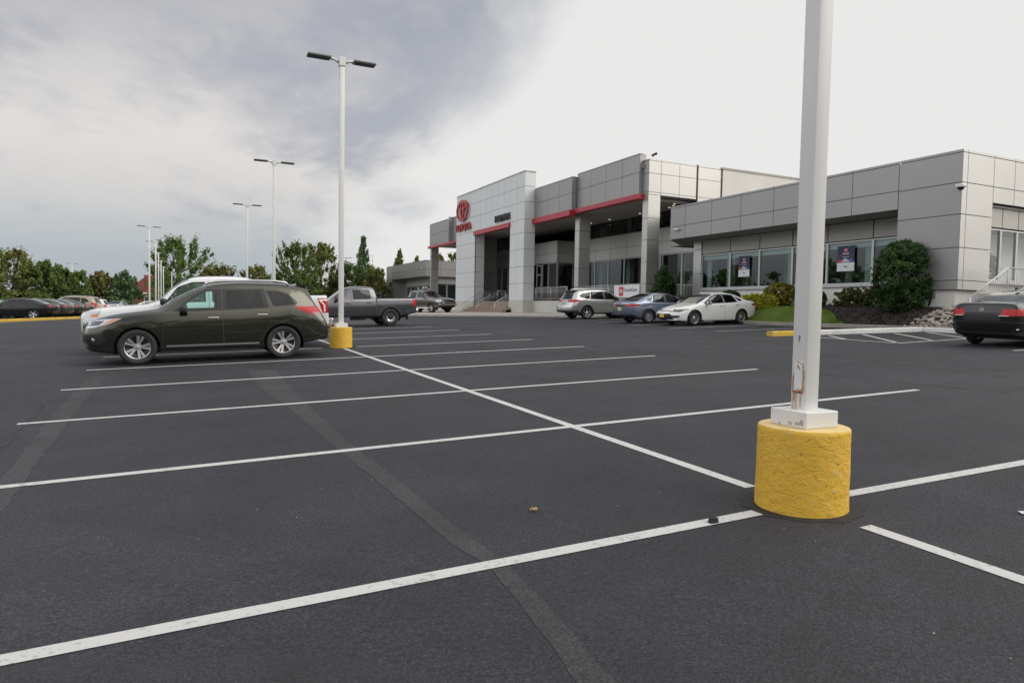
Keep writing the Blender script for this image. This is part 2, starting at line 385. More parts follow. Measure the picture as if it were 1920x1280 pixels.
def build_ground():
    mb = MB()
    xs = [-700, -300, -120, -60, -40, -30]+[-24+k for k in range(50)]+[30, 45, 80, 200, 500, 900]
    ys = [-400, -120, -50, -25, -15]+[-10+k for k in range(52)]+[50, 60, 80, 120, 200, 400, 900, 1500]
    vs = [(x, y, ground(x, y)) for y in ys for x in xs]; n = len(xs)
    mb.faces(vs, [(j*n+i, j*n+i+1, (j+1)*n+i+1, (j+1)*n+i) for j in range(len(ys)-1) for i in range(n-1)], ASPHALT, True)
    tag(mb.obj('ground', recalc=False), kind='structure')
    # stall lines
    mb = MB(); s = 3.08; R, Lw = 5.87, 5.58
    g = lambda k: k*s
    strip(mb, (-6.4, 0), (-.40, 0), .105, .004, WPAINT, .25, wob=.03)
    strip(mb, (.34, .02), (6.1, -.13), .105, .004, WPAINT, .25, wob=.03)
    for k in range(1, 16):
        if k % 5 == 0:
            strip(mb, (-Lw, g(k)), (-.5, g(k)), .105, .004, WPAINT); strip(mb, (.42, g(k)), (R, g(k)), .105, .004, WPAINT)
        else:
            strip(mb, (-Lw+(0 if k > 1 else -.3), g(k)), (-.052, g(k)), .105, .004, WPAINT, wob=.03); strip(mb, (.052, g(k)), (R-(.04 if k > 1 else 0), g(k)), .105, .004, WPAINT, wob=.03)
    for k in range(3):
        strip(mb, (0, g(5*k)+.46), (0, g(5*k+5)-.5), .105, .004, WPAINT, .3, wob=.03)
    strip(mb, (0, -.50), (0, -6.5), .105, .004, WPAINT, .25, wob=.03)
    # stalls along the building
    for y, x0, x1 in ((15.9, 13.6, 18.6), (18.9, 13.9, 18.8), (21.9, 14.2, 19.2), (25.0, 14.3, 19.3), (28.4, 14.6, 19.3), (31.4, 14.7, 19.4), (34.4, 14.8, 19.4)):
        strip(mb, (x0, y), (x1, y-.1), .105, .004, WPAINT)
    strip(mb, (13.9, 6.1), (19.0, 5.6), .105, .004, WPAINT)
    strip(mb, (-14.6, 42.2), (-12.6, 42.3), .14, .004, WPAINT)
    tag(mb.obj('parking_lines', recalc=False), kind='structure')
    mb = MB()
    tip, cor, c3 = (13.9, 12.05), (13.72, 8.95), (17.0, 9.0)
    strip(mb, tip, cor, .10, .004, WPAINT); strip(mb, (cor[0], cor[1]-.05), c3, .10, .004, WPAINT)
    for a, b in (((14.75, 11.95), (13.82, 10.6)), ((16.2, 11.85), (13.9, 9.05)), ((17.5, 11.65), (15.5, 9.08)), ((18.85, 11.45), (17.1, 9.05))):
        strip(mb, a, b, .10, .008, WPAINT)
    tag(mb.obj('hatched_lines', recalc=False), kind='structure')
    # sealed seams and smooth patches in the asphalt
    mb = MB()
    ribbon(mb, [(-2.5, 10.6), (-2.55, 8.0), (-2.5, 5.9), (-2.46, 3.4), (-2.38, 1.4), (-2.36, .45), (-2.31, .06)], [.5, .44, .26, .17, .15, .14, .12], .002, SEAL, .008)
    ribbon(mb, [(-2.31, -.06), (-2.36, -.6), (-2.44, -1.25), (-2.5, -2.6)], [.11, .12, .14, .14], .002, SEAL, .008)
    ribbon(mb, [(-5.02, 2.2), (-5.1, 3.4), (-5.13, 4.4), (-5.2, 6.5), (-5.26, 11.0)], [.12, .17, .20, .24, .28], .002, SEAL, .02)
    CRK = mat('crack_filler', (.012, .012, .013), .7); TAR = asphalt_mat('tar_ring', (.020, .020, .0215), 1.2)
    def crack(pts, w=.012):
        P = [Vector(p) for p in pts]; out = []
        for a, b in zip(P[:-1], P[1:]):
            n = max(2, int((b-a).length/.12)); out += [a.lerp(b, i/n)+Vector((random.gauss(0, .022), random.gauss(0, .022))) for i in range(n)]
        for i in range(0, len(out)-6, 1):
            if random.random() < .12: continue
            ribbon(mb, out[i:i+2], [w*random.uniform(.5, 1.4)]*2, .003, CRK)
    crack([(6.15, 23), (6.1, 14), (6.25, 9), (6.2, 5), (6.8, 1.5)], .022); crack([(-5.4, 2.4), (-5.45, 5), (-5.6, 9)], .02); crack([(8.5, 3), (9.3, 9), (9.0, 16), (9.6, 24)], .03); crack([(5.9, 5.2), (8, 6.0), (11.5, 5.6)], .025)
    for cx, cy in ((0, 0), (0, 15.4)):
        ribbon(mb, [(cx+.335*math.cos(a), cy+.335*math.sin(a)) for a in [2*math.pi*i/40 for i in range(41)]], [random.uniform(.05, .16) for i in range(41)], .0025, TAR, .02, .05)
    ribbon(mb, [(-5.0, -.2), (-3.6, -.9), (-2.6, -1.6)], [.7, .9, .6], .0012, SEAL2, .05)
    tag(mb.obj('seal_strips', recalc=False), kind='structure')
build_ground()
# ------------------------------------------------------------------ the dealership building
def panels(mb, axis, pos, out, us, zs, m, skip=None, th=.05, gap=.026, back=True):
    """cladding panels with real open joints in front of a dark backing; axis 'x': plane x=pos, u=y"""
    def bx(u0, u1, z0, z1, d0, d1, mm):
        a, b = sorted((pos-out*d0, pos-out*d1))
        if axis == 'x': mb.box((a, u0, z0), (b, u1, z1), mm)
        else: mb.box((u0, a, z0), (u1, b, z1), mm)
    g = gap/2
    for i in range(len(us)-1):
        for j in range(len(zs)-1):
            if skip and skip(.5*(us[i]+us[i+1]), .5*(zs[j]+zs[j+1])): continue
            bx(us[i]+g, us[i+1]-g, zs[j]+g, zs[j+1]-g, 0, th, m)
            if back: bx(us[i]+(.06 if i == 0 else 0), us[i+1]-(.06 if i == len(us)-2 else 0), zs[j], zs[j+1], th-.012, th+.05, GAP)
def window(parent, axis, pos, out, u0, u1, z0, z1, glass, fr=.05, dp=.10, m=None):
    """frame with a pane as its sub-part"""
    m = m or MULL; mb = MB()
    def bx(a0, a1, b0, b1, d0, d1):
        a, b = sorted((pos-out*d0, pos-out*d1))
        if axis == 'x': mb.box((a, a0, b0), (b, a1, b1), m)
        else: mb.box((a0, a, b0), (a1, b, b1), m)
    bx(u0, u0+fr, z0, z1, 0, dp); bx(u1-fr, u1, z0, z1, 0, dp); bx(u0+fr, u1-fr, z1-fr, z1, 0, dp); bx(u0+fr, u1-fr, z0, z0+fr, 0, dp)
    f = mb.obj('window', parent=parent)
    mb = MB(); d = pos-out*dp*.5
    if axis == 'x': vs = [(d, u0+fr, z0+fr), (d, u1-fr, z0+fr), (d, u1-fr, z1-fr), (d, u0+fr, z1-fr)]
    else: vs = [(u0+fr, d, z0+fr), (u1-fr, d, z0+fr), (u1-fr, d, z1-fr), (u0+fr, d, z1-fr)]
    mb.faces(vs, [(0, 1, 2, 3)], glass); mb.obj('pane', parent=f, recalc=False)
    return f
def part(name, parent, fn, **k):
    mb = MB(); fn(mb); return mb.obj(name, parent=parent, **k)
def steps_between(a, b, n): return [a+(b-a)*i/n for i in range(n+1)]
def build_building():
    B = thing('dealership_building', 'long grey panelled car showroom with a tall white entrance portal and red bands', 'building', (21.15, 30.6, 1.2))
    class P: pass
    # everything below is in world coordinates, so the parts are re-parented with an inverse
    made = []
    def keep(o): made.append(o); return o
    X0 = 21.15
    # ---- entrance portal
    pz = [2.1, 3.45, 4.75, 6.1, 7.38, 8.42, 9.75, 10.95, 12.02, 12.1]
    us = [44.26, 45.55, 46.8]+steps_between(46.8, 54.2, 6)[1:]+[55.4, 56.6, 57.75, 58.9]
    mb = MB()
    inop = lambda u, z: 46.8 < u < 54.2 and z < 8.42
    panels(mb, 'x', 19.9, -1, us, pz, PORTALM, inop)
    panels(mb, 'y', 44.26, -1, [19.904, 20.85], pz, PORTALM)
    panels(mb, 'y', 58.9, 1, [19.904, 20.85], pz, PORTALM)
    panels(mb, 'y', 54.2, -1, [19.904, 20.85], pz[:6], PORTALM)
    panels(mb, 'y', 46.8, 1, [19.904, 20.85], pz[:6], PORTALM)
    mb.box((19.98, 44.36, 2.1), (20.85, 46.7, 12.06), PORTALM); mb.box((19.98, 54.3, 2.1), (20.85, 58.8, 12.06), PORTALM)
    mb.box((19.98, 46.7, 8.42), (20.85, 54.3, 12.06), PORTALM)
    mb.box((19.87, 44.22, 12.10), (20.88, 58.94, 12.15), PANEL)
    keep(mb.obj('entrance_portal'))
    for a, b in ((44.2, 46.8), (54.2, 58.95)): mb = MB(); mb.box((19.87, a, .7), (20.78, b, 2.1), PLINTH); keep(mb.obj('portal_base'))
    def redband(x, y0, y1, z0, z1, d=.22): mb = MB(); mb.box((x-d, y0, z0), (x+.3, y1, z1), REDB, bev=.01); keep(mb.obj('red_band'))
    redband(19.9, 46.75, 54.25, 8.02, 8.37, .16)
    # ---- fascias
    mb = MB(); panels(mb, 'x', X0, -1, [31.2, 33.0, 34.85, 36.7, 38.52], [8.5, 9.86, 10.93, 11.02], PANEL_D)
    panels(mb, 'y', 31.2, -1, [21.154, 21.45], [8.5, 9.86, 10.93, 11.02], PANEL_D)
    mb.box((21.26, 31.3, 8.5), (21.7, 38.5, 11.0), PANEL_D); keep(mb.obj('fascia'))
    redband(X0, 31.0, 38.5, 8.22, 8.52)
    mb = MB(); panels(mb, 'x', 20.75, -1, [38.55, 40.3, 42.1, 44.2], [8.45, 9.64, 10.72, 10.81], PANEL_D)
    panels(mb, 'y', 38.55, -1, [20.754, 21.15], [8.45, 9.64, 10.72, 10.81], PANEL_D)
    mb.box((20.87, 38.66, 8.45), (21.3, 44.2, 10.8), PANEL_D); keep(mb.obj('fascia'))
    redband(20.75, 38.45, 44.2, 8.05, 8.45)
    mb = MB(); panels(mb, 'x', 20.75, -1, [59.0, 62.3, 64.6, 67.0, 69.41], [8.2, 9.45, 10.58, 10.67], PANEL_D)
    panels(mb, 'y', 69.41, 1, [20.8, 26], [8.2, 9.45, 10.58, 10.67], PANEL_D); panels(mb, 'y', 62.2, -1, [20.3, 20.75], [8.2, 9.45, 10.58, 10.67], PANEL_D)
    mb.box((20.87, 59, 8.2), (21.3, 69.3, 10.6), PANEL_D); keep(mb.obj('fascia'))
    redband(20.75, 58.95, 69.45, 7.98, 8.2)
    # ---- right end of the tall part: beam, grey and stucco wall
    zb = [8.47, 8.62, 9.75, 10.5, 10.6]
    mb = MB(); panels(mb, 'y', 30.59, -1, [21.404, 22.32, 23.72, 25.06], zb, PANEL); panels(mb, 'x', 21.4, -1, [30.6, 31.2], zb, PANEL_D)
    panels(mb, 'y', 30.59, -1, [25.18, 27.1], [6.0, 8.62, 9.75, 10.5, 10.6], PANEL)
    mb.box((21.5, 30.69, 8.47), (27.1, 31.3, 10.55), PANEL); keep(mb.obj('end_fascia'))
    mb = MB(); mb.box((27.1, 30.55, 2.0), (44, 31.0, 10.55), STUCCO); mb.box((27.05, 30.5, 10.55), (44, 31.1, 10.66), CONC); mb.box((27.07, 30.53, 6.5), (27.11, 30.56, 10.62), GAP)
    mb.box((25.07, 30.56, 8.2), (25.15, 30.6, 10.62), BLACK); keep(mb.obj('stucco_wall'))
    # ---- columns
    def column(y0, y1, x0=21.4, x1=22.31, z0=1.9, z1=8.47):
        mb = MB(); zs = [z0, 3.1, 4.4, 5.75, 7.05, z1]
        panels(mb, 'x', x0, -1, [y0, y1], zs, PANEL); panels(mb, 'y', y0, -1, [x0+.004, x1], zs, PANEL); panels(mb, 'y', y1, 1, [x0+.004, x1], zs, PANEL); panels(mb, 'x', x1, 1, [y0+.05, y1-.05], zs, PANEL)
        mb.box((x0+.09, y0+.09, z0), (x1-.09, y1-.09, z1), PANEL); keep(mb.obj('column'))
    column(30.59, 31.14); column(38.5, 39.1); column(68.85, 69.3, 20.8, 21.65, 1.0, 8.2); column(68.85, 69.3, 24.9, 25.7, 1.0, 8.2)
    # ---- porch floor, front wall, soffit, roof
    mb = MB(); mb.box((20.78, 30.7, .7), (20.98, 46.8, 2.1), PLINTH); mb.box((20.78, 54.2, .7), (20.98, 58.9, 2.1), PLINTH); mb.box((20.78, 30.5, .7), (25.8, 30.7, 2.1), PLINTH)
    keep(mb.obj('porch_wall'))
    mb = MB(); mb.box((20.98, 30.7, 1.98), (25.8, 58.9, 2.098), CONC); keep(mb.obj('porch_floor'))
    mb = MB(); mb.box((21.3, 31.3, 8.27), (26.5, 44.3, 8.42), SOFFIT); mb.box((20.86, 44.36, 8.27), (26.5, 58.8, 8.42), SOFFIT); mb.box((21.3, 58.9, 8.2), (26.3, 69.3, 8.34), SOFFIT)
    keep(mb.obj('soffit'))
    mb = MB(); mb.box((21.3, 31.0, 10.1), (44, 44.2, 10.3), CONC_D); mb.box((20.86, 44.2, 10.1), (44, 59.5, 10.3), CONC_D); mb.box((21.3, 59.5, 10.0), (26.2, 69.3, 10.15), CONC_D); keep(mb.obj('roof'))
    mb = MB(); mb.box((43.8, 30.7, 1), (44, 59.5, 10.5), STUCCO); mb.box((26, 59.3, 1), (44, 59.5, 10.5), PANEL_D); mb.box((26.0, 59.5, 8.3), (26.2, 69.3, 10.5), PANEL_D); keep(mb.obj('rear_wall'))
    # ---- recessed front wall
    xw = 25.75
    mb = MB(); panels(mb, 'x', xw, -1, [26.0, 28.5, 30.6, 32.6, 34.7, 36.8, 38.9, 41.0, 43.1, 45.0, 46.4], [5.36, 6.19, 7.17], PANEL)
    mb.box((xw+.12, 26.0, 5.36), (xw+.25, 59.3, 7.17), INT_D); mb.box((xw+.02, 26, 2.05), (xw+.2, 46.4, 2.2), MULL); keep(mb.obj('front_wall'))
    uu = [26.1, 28.2, 30.6, 32.6, 34.9, 37.0, 39.2, 41.3, 43.2, 46.4]
    for i in range(len(uu)-1):
        keep(window(None, 'x', xw, -1, uu[i]+.002, uu[i+1]-.002, 2.2, 5.34, GLASS_B))
    cc = [30.6, 32.9, 35.6, 38.3, 41.0, 43.7, 46.4]
    for i in range(len(cc)-1): keep(window(None, 'x', xw, -1, cc[i]+.002, cc[i+1]-.002, 7.18, 8.26, GLASS_B, m=BLACK))
    # vestibule behind the portal
    mb = MB(); panels(mb, 'x', 24.1, -1, [46.45, 48.3, 50.2, 52.1, 54.0, 56.3, 58.68], [5.42, 6.2, 7.2], PANEL); panels(mb, 'y', 46.45, -1, [24.15, 25.75], [5.42, 6.2, 7.2], PANEL)
    mb.box((24.2, 46.55, 7.1), (25.75, 58.68, 7.22), PANEL)
    keep(mb.obj('vestibule_wall'))
    for a, b in ((46.5, 47.9), (47.95, 49.0), (50.02, 51.0), (51.05, 53.4), (53.45, 56.0), (56.05, 57.4), (57.45, 58.66)): keep(window(None, 'x', 24.1, -1, a, b, 2.1, 5.4, GLASS_B))
    for a, b in ((52.1, 55.3), (55.35, 58.66)): keep(window(None, 'x', 24.15, -1, a, b, 7.22, 8.26, GLASS_B, m=BLACK))
    keep(window(None, 'y', 46.45, -1, 24.2, 25.7, 2.1, 5.4, GLASS_B))
    mb = MB(); mb.box((24.05, 49.06, 2.12), (24.14, 49.16, 5.3), MULL); mb.box((24.05, 49.88, 2.12), (24.14, 49.98, 5.3), MULL); mb.box((24.05, 49.16, 4.4), (24.14, 49.88, 4.5), MULL); mb.box((24.05, 49.16, 2.12), (24.14, 49.88, 2.3), MULL); mb.box((24.05, 49.16, 5.2), (24.14, 49.88, 5.3), MULL)
    d = keep(mb.obj('door')); mb = MB(); mb.faces([(24.1, 49.16, 2.3), (24.1, 49.88, 2.3), (24.1, 49.88, 5.2), (24.1, 49.16, 5.2)], [(0, 1, 2, 3)], GLASS_B); mb.obj('pane', parent=d, recalc=False)
    mb = MB(); mb.tube([(24.0, 49.25, 2.9), (24.0, 49.25, 3.6)], .02, CHROME); mb.obj('handle', parent=d)
    mb = MB(); panels(mb, 'y', 58.7, -1, [20.98, 22.6, 24.2, 25.75], [2.1, 3.5, 4.9, 6.3, 8.27], CLAD); mb.box((20.98, 58.79, 2.1), (26.0, 58.95, 8.3), PANEL_D); keep(mb.obj('porch_end_wall'))
    # ---- entrance steps
    mb = MB(); n = 6
    for i in range(n): z0 = 1.02+i*.18; mb.box((18.75+i*.34, 46.85 if i > 2 else 46.3, .6), (20.9, 54.15 if i > 2 else 54.7, z0+.18-.0007*i), STEP, bev=.012)
    mb.box((20.9, 46.8, 1.9), (21.0, 54.2, 2.1), STEP); keep(mb.obj('entrance_steps'))
    # ---- low right wing
    zs = [5.5, 6.22, 7.25, 7.36]; us = [14.3, 16.35, 18.45, 20.55, 22.65, 24.75, 26.85, 28.03]
    mb = MB(); panels(mb, 'x', X0, -1, us, zs, PANEL_D)
    zp = [2.36, 2.70, 3.87, 5.06, 6.19, 7.25, 7.36]
    panels(mb, 'x', X0, -1, [11.9, 14.3], zp, PANEL_D); panels(mb, 'y', 14.3, 1, [21.2, 22.75], zp[:4]+[5.5], PANEL_D)
    panels(mb, 'y', 11.9, -1, [21.154, 21.46, 23.03], zp, PANEL); panels(mb, 'y', 11.9, -1, [23.03, 24.35, 25.7, 27.5, 29.4, 31.3, 33.2], [5.6, 6.19, 7.25, 7.36], PANEL)
    mb.box((21.25, 12.0, 2.36), (22.95, 14.2, 5.5), PANEL_D)
    mb.prism([(21.27, 12.02), (21.27, 28.0), (24.2, 30.5), (25.7, 30.5), (45, 30.5), (45, 12.02)], 5.5, 5.56, SOFFIT)
    mb.prism([(21.22, 12.0), (21.22, 28.0), (24.2, 30.5), (25.7, 30.5), (45, 30.5), (45, 12.0)], 7.10, 7.22, CONC_D)
    mb.prism([(21.20, 28.03), (24.1, 30.55), (24.05, 30.62), (21.16, 28.11)], 5.5, 7.36, PANEL_D)
    mb.box((23.03, 12.0, 5.6), (45, 12.1, 7.3), PANEL); keep(mb.obj('wing_fascia'))
    W = 22.75
    ml = [14.3, 16.5, 18.8, 20.8, 22.9, 25.0, 27.23]
    mb = MB(); panels(mb, 'x', W, -1, ml, [4.68, 5.5], CLAD, gap=.06); panels(mb, 'x', W-.04, -1, [27.23, 27.91], [1.7, 2.5, 3.6, 5.0, 5.5], PANEL)
    panels(mb, 'y', 27.91, 1, [22.76, 25.7], [1.7, 3.6, 5.5], PANEL_D); keep(mb.obj('wing_cladding'))
    mb = MB(); mb.box((W-.12, 14.3, 2.64), (W+.1, 27.2, 2.76), MULL); mb.box((W-.02, 14.3, .8), (W+.2, 27.9, 2.64), STUCCO)
    mb.box((21.3, 12.05, .7), (22.75, 14.2, 2.36), STUCCO); mb.box((22.75, 12.2, .7), (45, 12.4, 2.7), STUCCO); keep(mb.obj('wing_base'))
    for i in range(len(ml)-1): keep(window(None, 'x', W, -1, ml[i]+.002, ml[i+1]-.002, 2.76, 4.66, GLASS_B))
    mb = MB(); panels(mb, 'y', 12.1, -1, [23.05, 24.05, 25.1, 26.15, 27.2, 28.25, 29.3], [4.75, 5.6], CLAD, gap=.05); mb.box((23.03, 12.02, 2.66), (45, 12.3, 2.78), MULL); keep(mb.obj('side_cladding'))
    sx = [23.05, 24.05, 25.1, 26.15, 27.2, 28.25, 29.3]
    for i in range(6): keep(window(None, 'y', 12.12, -1, sx[i]+.002, sx[i+1]-.002, 2.78, 4.72, GLASS_R))
    mb = MB(); mb.box((29.3, 12.1, 2.7), (45, 12.3, 5.6), STUCCO); mb.box((44.8, 12.2, .7), (45, 30.5, 7.2), STUCCO); keep(mb.obj('wing_end_wall'))
    # showroom interior seen through the panes
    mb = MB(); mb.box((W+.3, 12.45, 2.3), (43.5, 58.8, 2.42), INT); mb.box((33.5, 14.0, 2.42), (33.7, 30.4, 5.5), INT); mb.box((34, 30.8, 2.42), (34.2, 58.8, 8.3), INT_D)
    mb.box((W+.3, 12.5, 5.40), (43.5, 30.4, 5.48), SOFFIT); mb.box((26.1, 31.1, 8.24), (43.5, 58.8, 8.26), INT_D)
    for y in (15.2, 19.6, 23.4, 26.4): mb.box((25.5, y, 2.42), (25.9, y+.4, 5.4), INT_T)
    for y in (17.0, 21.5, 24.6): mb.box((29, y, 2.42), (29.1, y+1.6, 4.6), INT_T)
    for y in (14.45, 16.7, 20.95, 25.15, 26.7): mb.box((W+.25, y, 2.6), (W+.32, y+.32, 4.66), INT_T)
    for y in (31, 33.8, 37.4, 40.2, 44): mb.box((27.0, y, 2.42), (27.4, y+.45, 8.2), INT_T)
    mb.box((29.6, 12.6, 2.42), (29.8, 13.5, 5.4), INT)
    keep(mb.obj('interior_partition'))
    mb = MB(); mb.box((W+.14, 14.3, 4.36), (W+.17, 27.2, 4.66), VAL); mb.box((23.1, 13.35, 2.5), (29.2, 13.38, 4.72), DIRTW); keep(mb.obj('roller_blind'))
    # ---- far wing beyond the canopy
    F = 22.5
    mb = MB(); zf = [5.3, 6.2, 7.15, 7.25]
    panels(mb, 'x', F, -1, steps_between(76.2, 90.8, 7), zf, PANEL_D); panels(mb, 'y', 76.2, -1, [22.55, 24.5, 26.5, 28.5, 31], zf, PANEL_D)
    panels(mb, 'x', F, -1, [90.8, 92.2, 93.7], [1.8, 3.3, 4.3, 5.3, 6.2, 7.15, 7.25], PANEL); mb.box((F+.1, 76.3, 5.3), (40, 93.6, 7.2), PANEL_D)
    keep(mb.obj('far_wing_fascia'))
    mb = MB(); panels(mb, 'x', F+1.5, -1, [77, 79, 81, 83, 85, 87, 88.6], [4.3, 5.3], CLAD, gap=.06); mb.box((F+1.45, 76.5, 1.0), (F+1.7, 88.6, 2.55), STUCCO); mb.box((F+1.5, 88.6, 1), (F+1.8, 90.8, 5.3), PANEL_D)
    panels(mb, 'y', 90.8, -1, [22.55, 24.0], [1.8, 3.3, 5.3], PANEL_D); mb.box((F+1.8, 76.9, 1.0), (40, 77.1, 2.2), STUCCO); mb.box((F+1.55, 76.9, 4.5), (40, 77.1, 5.3), PANEL); mb.box((30, 76.9, 1), (40, 77.1, 5.3), PANEL); mb.box((28, 77.5, 1), (28.2, 90, 5.2), INT_D)
    keep(mb.obj('far_wing_wall'))
    fy = [77, 79, 81, 83, 85, 86.8, 88.6]
    for i in range(6): keep(window(None, 'x', F+1.5, -1, fy[i]+.002, fy[i+1]-.002, 2.55, 4.28, GLASS_B))
    for a, b in ((24.1, 25.6), (25.65, 26.9), (26.95, 28.4)): keep(window(None, 'y', 76.95, -1, a, b, 1.7, 4.45, GLASS_B))
    for o in made:
        o.parent = B; o.matrix_parent_inverse = Matrix.Translation(-Vector(B.location))
    return B
build_building()

def text_mesh(name, body, size, depth, m, bold=0.0, sx=1.0):
    cu = bpy.data.curves.new('letters', 'FONT'); cu.body = body; cu.size = size; cu.extrude = depth/2; cu.offset = bold; cu.align_x = 'CENTER'; cu.align_y = 'CENTER'; cu.resolution_u = 4
    tmp = bpy.data.objects.new('tmp_letters', cu); COL.objects.link(tmp)
    bpy.context.view_layer.update()
    me = bpy.data.meshes.new_from_object(tmp.evaluated_get(bpy.context.evaluated_depsgraph_get()))
    bpy.data.objects.remove(tmp); me.materials.clear(); me.materials.append(m); me.name = name
    for v in me.vertices: v.co.x *= sx
    o = bpy.data.objects.new(name, me); COL.objects.link(o); return o
ROT_FRONT = Matrix(((0, 0, -1), (-1, 0, 0), (0, 1, 0))).to_4x4()     # local x -> -Y, local y -> +Z, local z -> -X (towards the lot)
def fit_sign(o, w, h, c):
    bb = [Vector(b) for b in o.bound_box]; x0 = min(b.x for b in bb); x1 = max(b.x for b in bb); y0 = min(b.y for b in bb); y1 = max(b.y for b in bb)
    for v in o.data.vertices:
        v.co.x = (v.co.x-(x0+x1)/2)*w/(x1-x0); v.co.y = (v.co.y-(y0+y1)/2)*h/(y1-y0)
    o.matrix_world = Matrix.Translation(c) @ ROT_FRONT
def ring(mb, cx, cy, ax, ay, wx, wy, m, z0=-.07, z1=.07, n=48):
    """flat elliptical ring extruded"""
    vs = []
    for k in range(n):
        a = 2*math.pi*k/n; c, s = math.cos(a), math.sin(a)
        for (p, q) in ((ax, ay), (ax-wx, ay-wy)):
            for z in (z0, z1): vs.append((cx+p*c, cy+q*s, z))
    fs = []
    for k in range(n):
        a, b = 4*k, 4*((k+1) % n)
        fs += [(a, b, b+1, a+1), (a+2, a+3, b+3, b+2), (a+1, b+1, b+3, a+3), (a, a+2, b+2, b)]
    mb.faces(vs, fs, m)
def emblem_mesh(mb, w, h, m, t=1.0):
    z = .07*t
    ring(mb, 0, 0, w/2, h/2, w*.075, h*.085, m, -z, z)
    ring(mb, 0, h*.02, w*.155, h*.44, w*.075, h*.06, m, -z, z*.92)
    ring(mb, 0, h*.22, w*.37, h*.19, w*.065, h*.07, m, -z, z*.96)
def build_signs():
    mb = MB(); emblem_mesh(mb, 2.85, 1.95, REDS)
    o = mb.obj('emblem_sign'); o.matrix_world = Matrix.Translation((19.72, 56.98, 10.58)) @ ROT_FRONT
    tag(o, 'red oval emblem of interlocking rings mounted high on the white portal', 'sign')
    o = text_mesh('letter_sign', 'TOYOTA', 1, .12, REDS, .018); fit_sign(o, 3.85, .68, (19.78, 56.85, 9.02))
    tag(o, 'red raised letters reading TOYOTA under the oval emblem', 'sign')
    o = text_mesh('letter_sign', 'HOLMAN', 1, .10, BLACKS, .022); fit_sign(o, 2.85, .56, (19.81, 48.2, 8.94))
    tag(o, 'black raised letters reading HOLMAN above the red entrance band', 'sign')
    # window posters: blue over white, red badge and a row of cars
    navy = mat('poster_navy', (.022, .03, .085), .5); white = mat('poster_white', (.68, .68, .70), .5); red = mat('poster_red', (.55, .03, .04), .5); sil = mat('poster_car_silver', (.5, .5, .52), .5); blu = mat('poster_car_blue', (.06, .12, .33), .5)
    def poster(y0, y1, z0, z1, label):
        x = 22.72
        t = thing('window_poster', label, 'poster', (x, (y0+y1)/2, z0), 0, 'posters in the showroom windows')
        w = y1-y0; h = z1-z0; mb = MB()
        mb.box((-.008, -w/2, h*.34), (.008, w/2, h), navy); mb.box((-.008, -w/2, 0), (.008, w/2, h*.34-.0005), white); mb.obj('sheet', parent=t)
        mb = MB(); mb.box((-.013, -w*.11, h*.76), (-.008, w*.11, h*.90), red); b = mb.obj('badge', parent=t)
        mb = MB(); emblem_mesh(mb, w*.17, h*.09, white, .03); e = mb.obj('badge_emblem', parent=b); e.matrix_local = Matrix.Translation((-.016, 0, h*.83)) @ ROT_FRONT
        mb = MB()
        for k, (zz, ww, mm) in enumerate(((.68, .36, white), (.62, .7, red), (.56, .40, white))): mb.box((-.012, -w*ww/2, h*zz), (-.008, w*ww/2, h*(zz+(.035 if k == 0 else .012))), mm)
        mb.box((-.012, -w*.1, h*.16), (-.008, w*.08, h*.2), BLACK); mb.obj('print_line', parent=t)
        for yy, mm, s in ((.30, red, .9), (0, sil, 1.15), (-.30, blu, 1.0)):
            mb = MB(); a = w*.19*s; c = h*.36
            mb.prism([(yy*w-a, c), (yy*w-a, c+a*.35), (yy*w-a*.5, c+a*.5), (yy*w-a*.2, c+a*.85), (yy*w+a*.45, c+a*.85), (yy*w+a*.7, c+a*.45), (yy*w+a, c+a*.3), (yy*w+a, c)], -.016-.001*s, -.009, mm, lambda u, v, hh: (hh, u, v)); mb.obj('pictured_car', parent=t)
    poster(23.52, 24.30, 3.32, 4.40, 'navy and white poster in the window above the round yellow shrub')
    poster(17.34, 18.22, 3.34, 4.46, 'navy and white poster in the window beside the big round bush')
    # banner on the porch railing
    z0, z1, ya, yb = 2.27, 3.06, 31.17, 33.9
    t = thing('rail_banner', 'white banner with red square emblem and grey lettering hung between two columns', 'banner', (21.36, (ya+yb)/2, z0))
    mb = MB(); n = 14; w = yb-ya
    vs = [((math.sin(i*1.3)*.012), -w/2+w*i/n, z) for z in (0, z1-z0) for i in range(n+1)]
    mb.faces(vs, [(i, i+1, n+2+i, n+1+i) for i in range(n)], white, True); mb.obj('cloth', parent=t, recalc=False)
    mb = MB(); mb.box((-.035, w*.5-1.02, .12), (-.022, w*.5-.58, .68), red); b = mb.obj('badge', parent=t)
    mb = MB(); emblem_mesh(mb, .36, .24, white, .06); e = mb.obj('badge_emblem', parent=b); e.matrix_local = Matrix.Translation((-.038, w*.5-.80, .40)) @ ROT_FRONT
    o = text_mesh('lettering', 'ToyotaCare', 1, .006, mat('banner_grey', (.16, .16, .17), .6), .004); fit_sign(o, 1.45, .27, (0, 0, 0)); o.parent = t; o.matrix_local = Matrix.Translation((-.03, -.40, .46)) @ ROT_FRONT
build_signs()

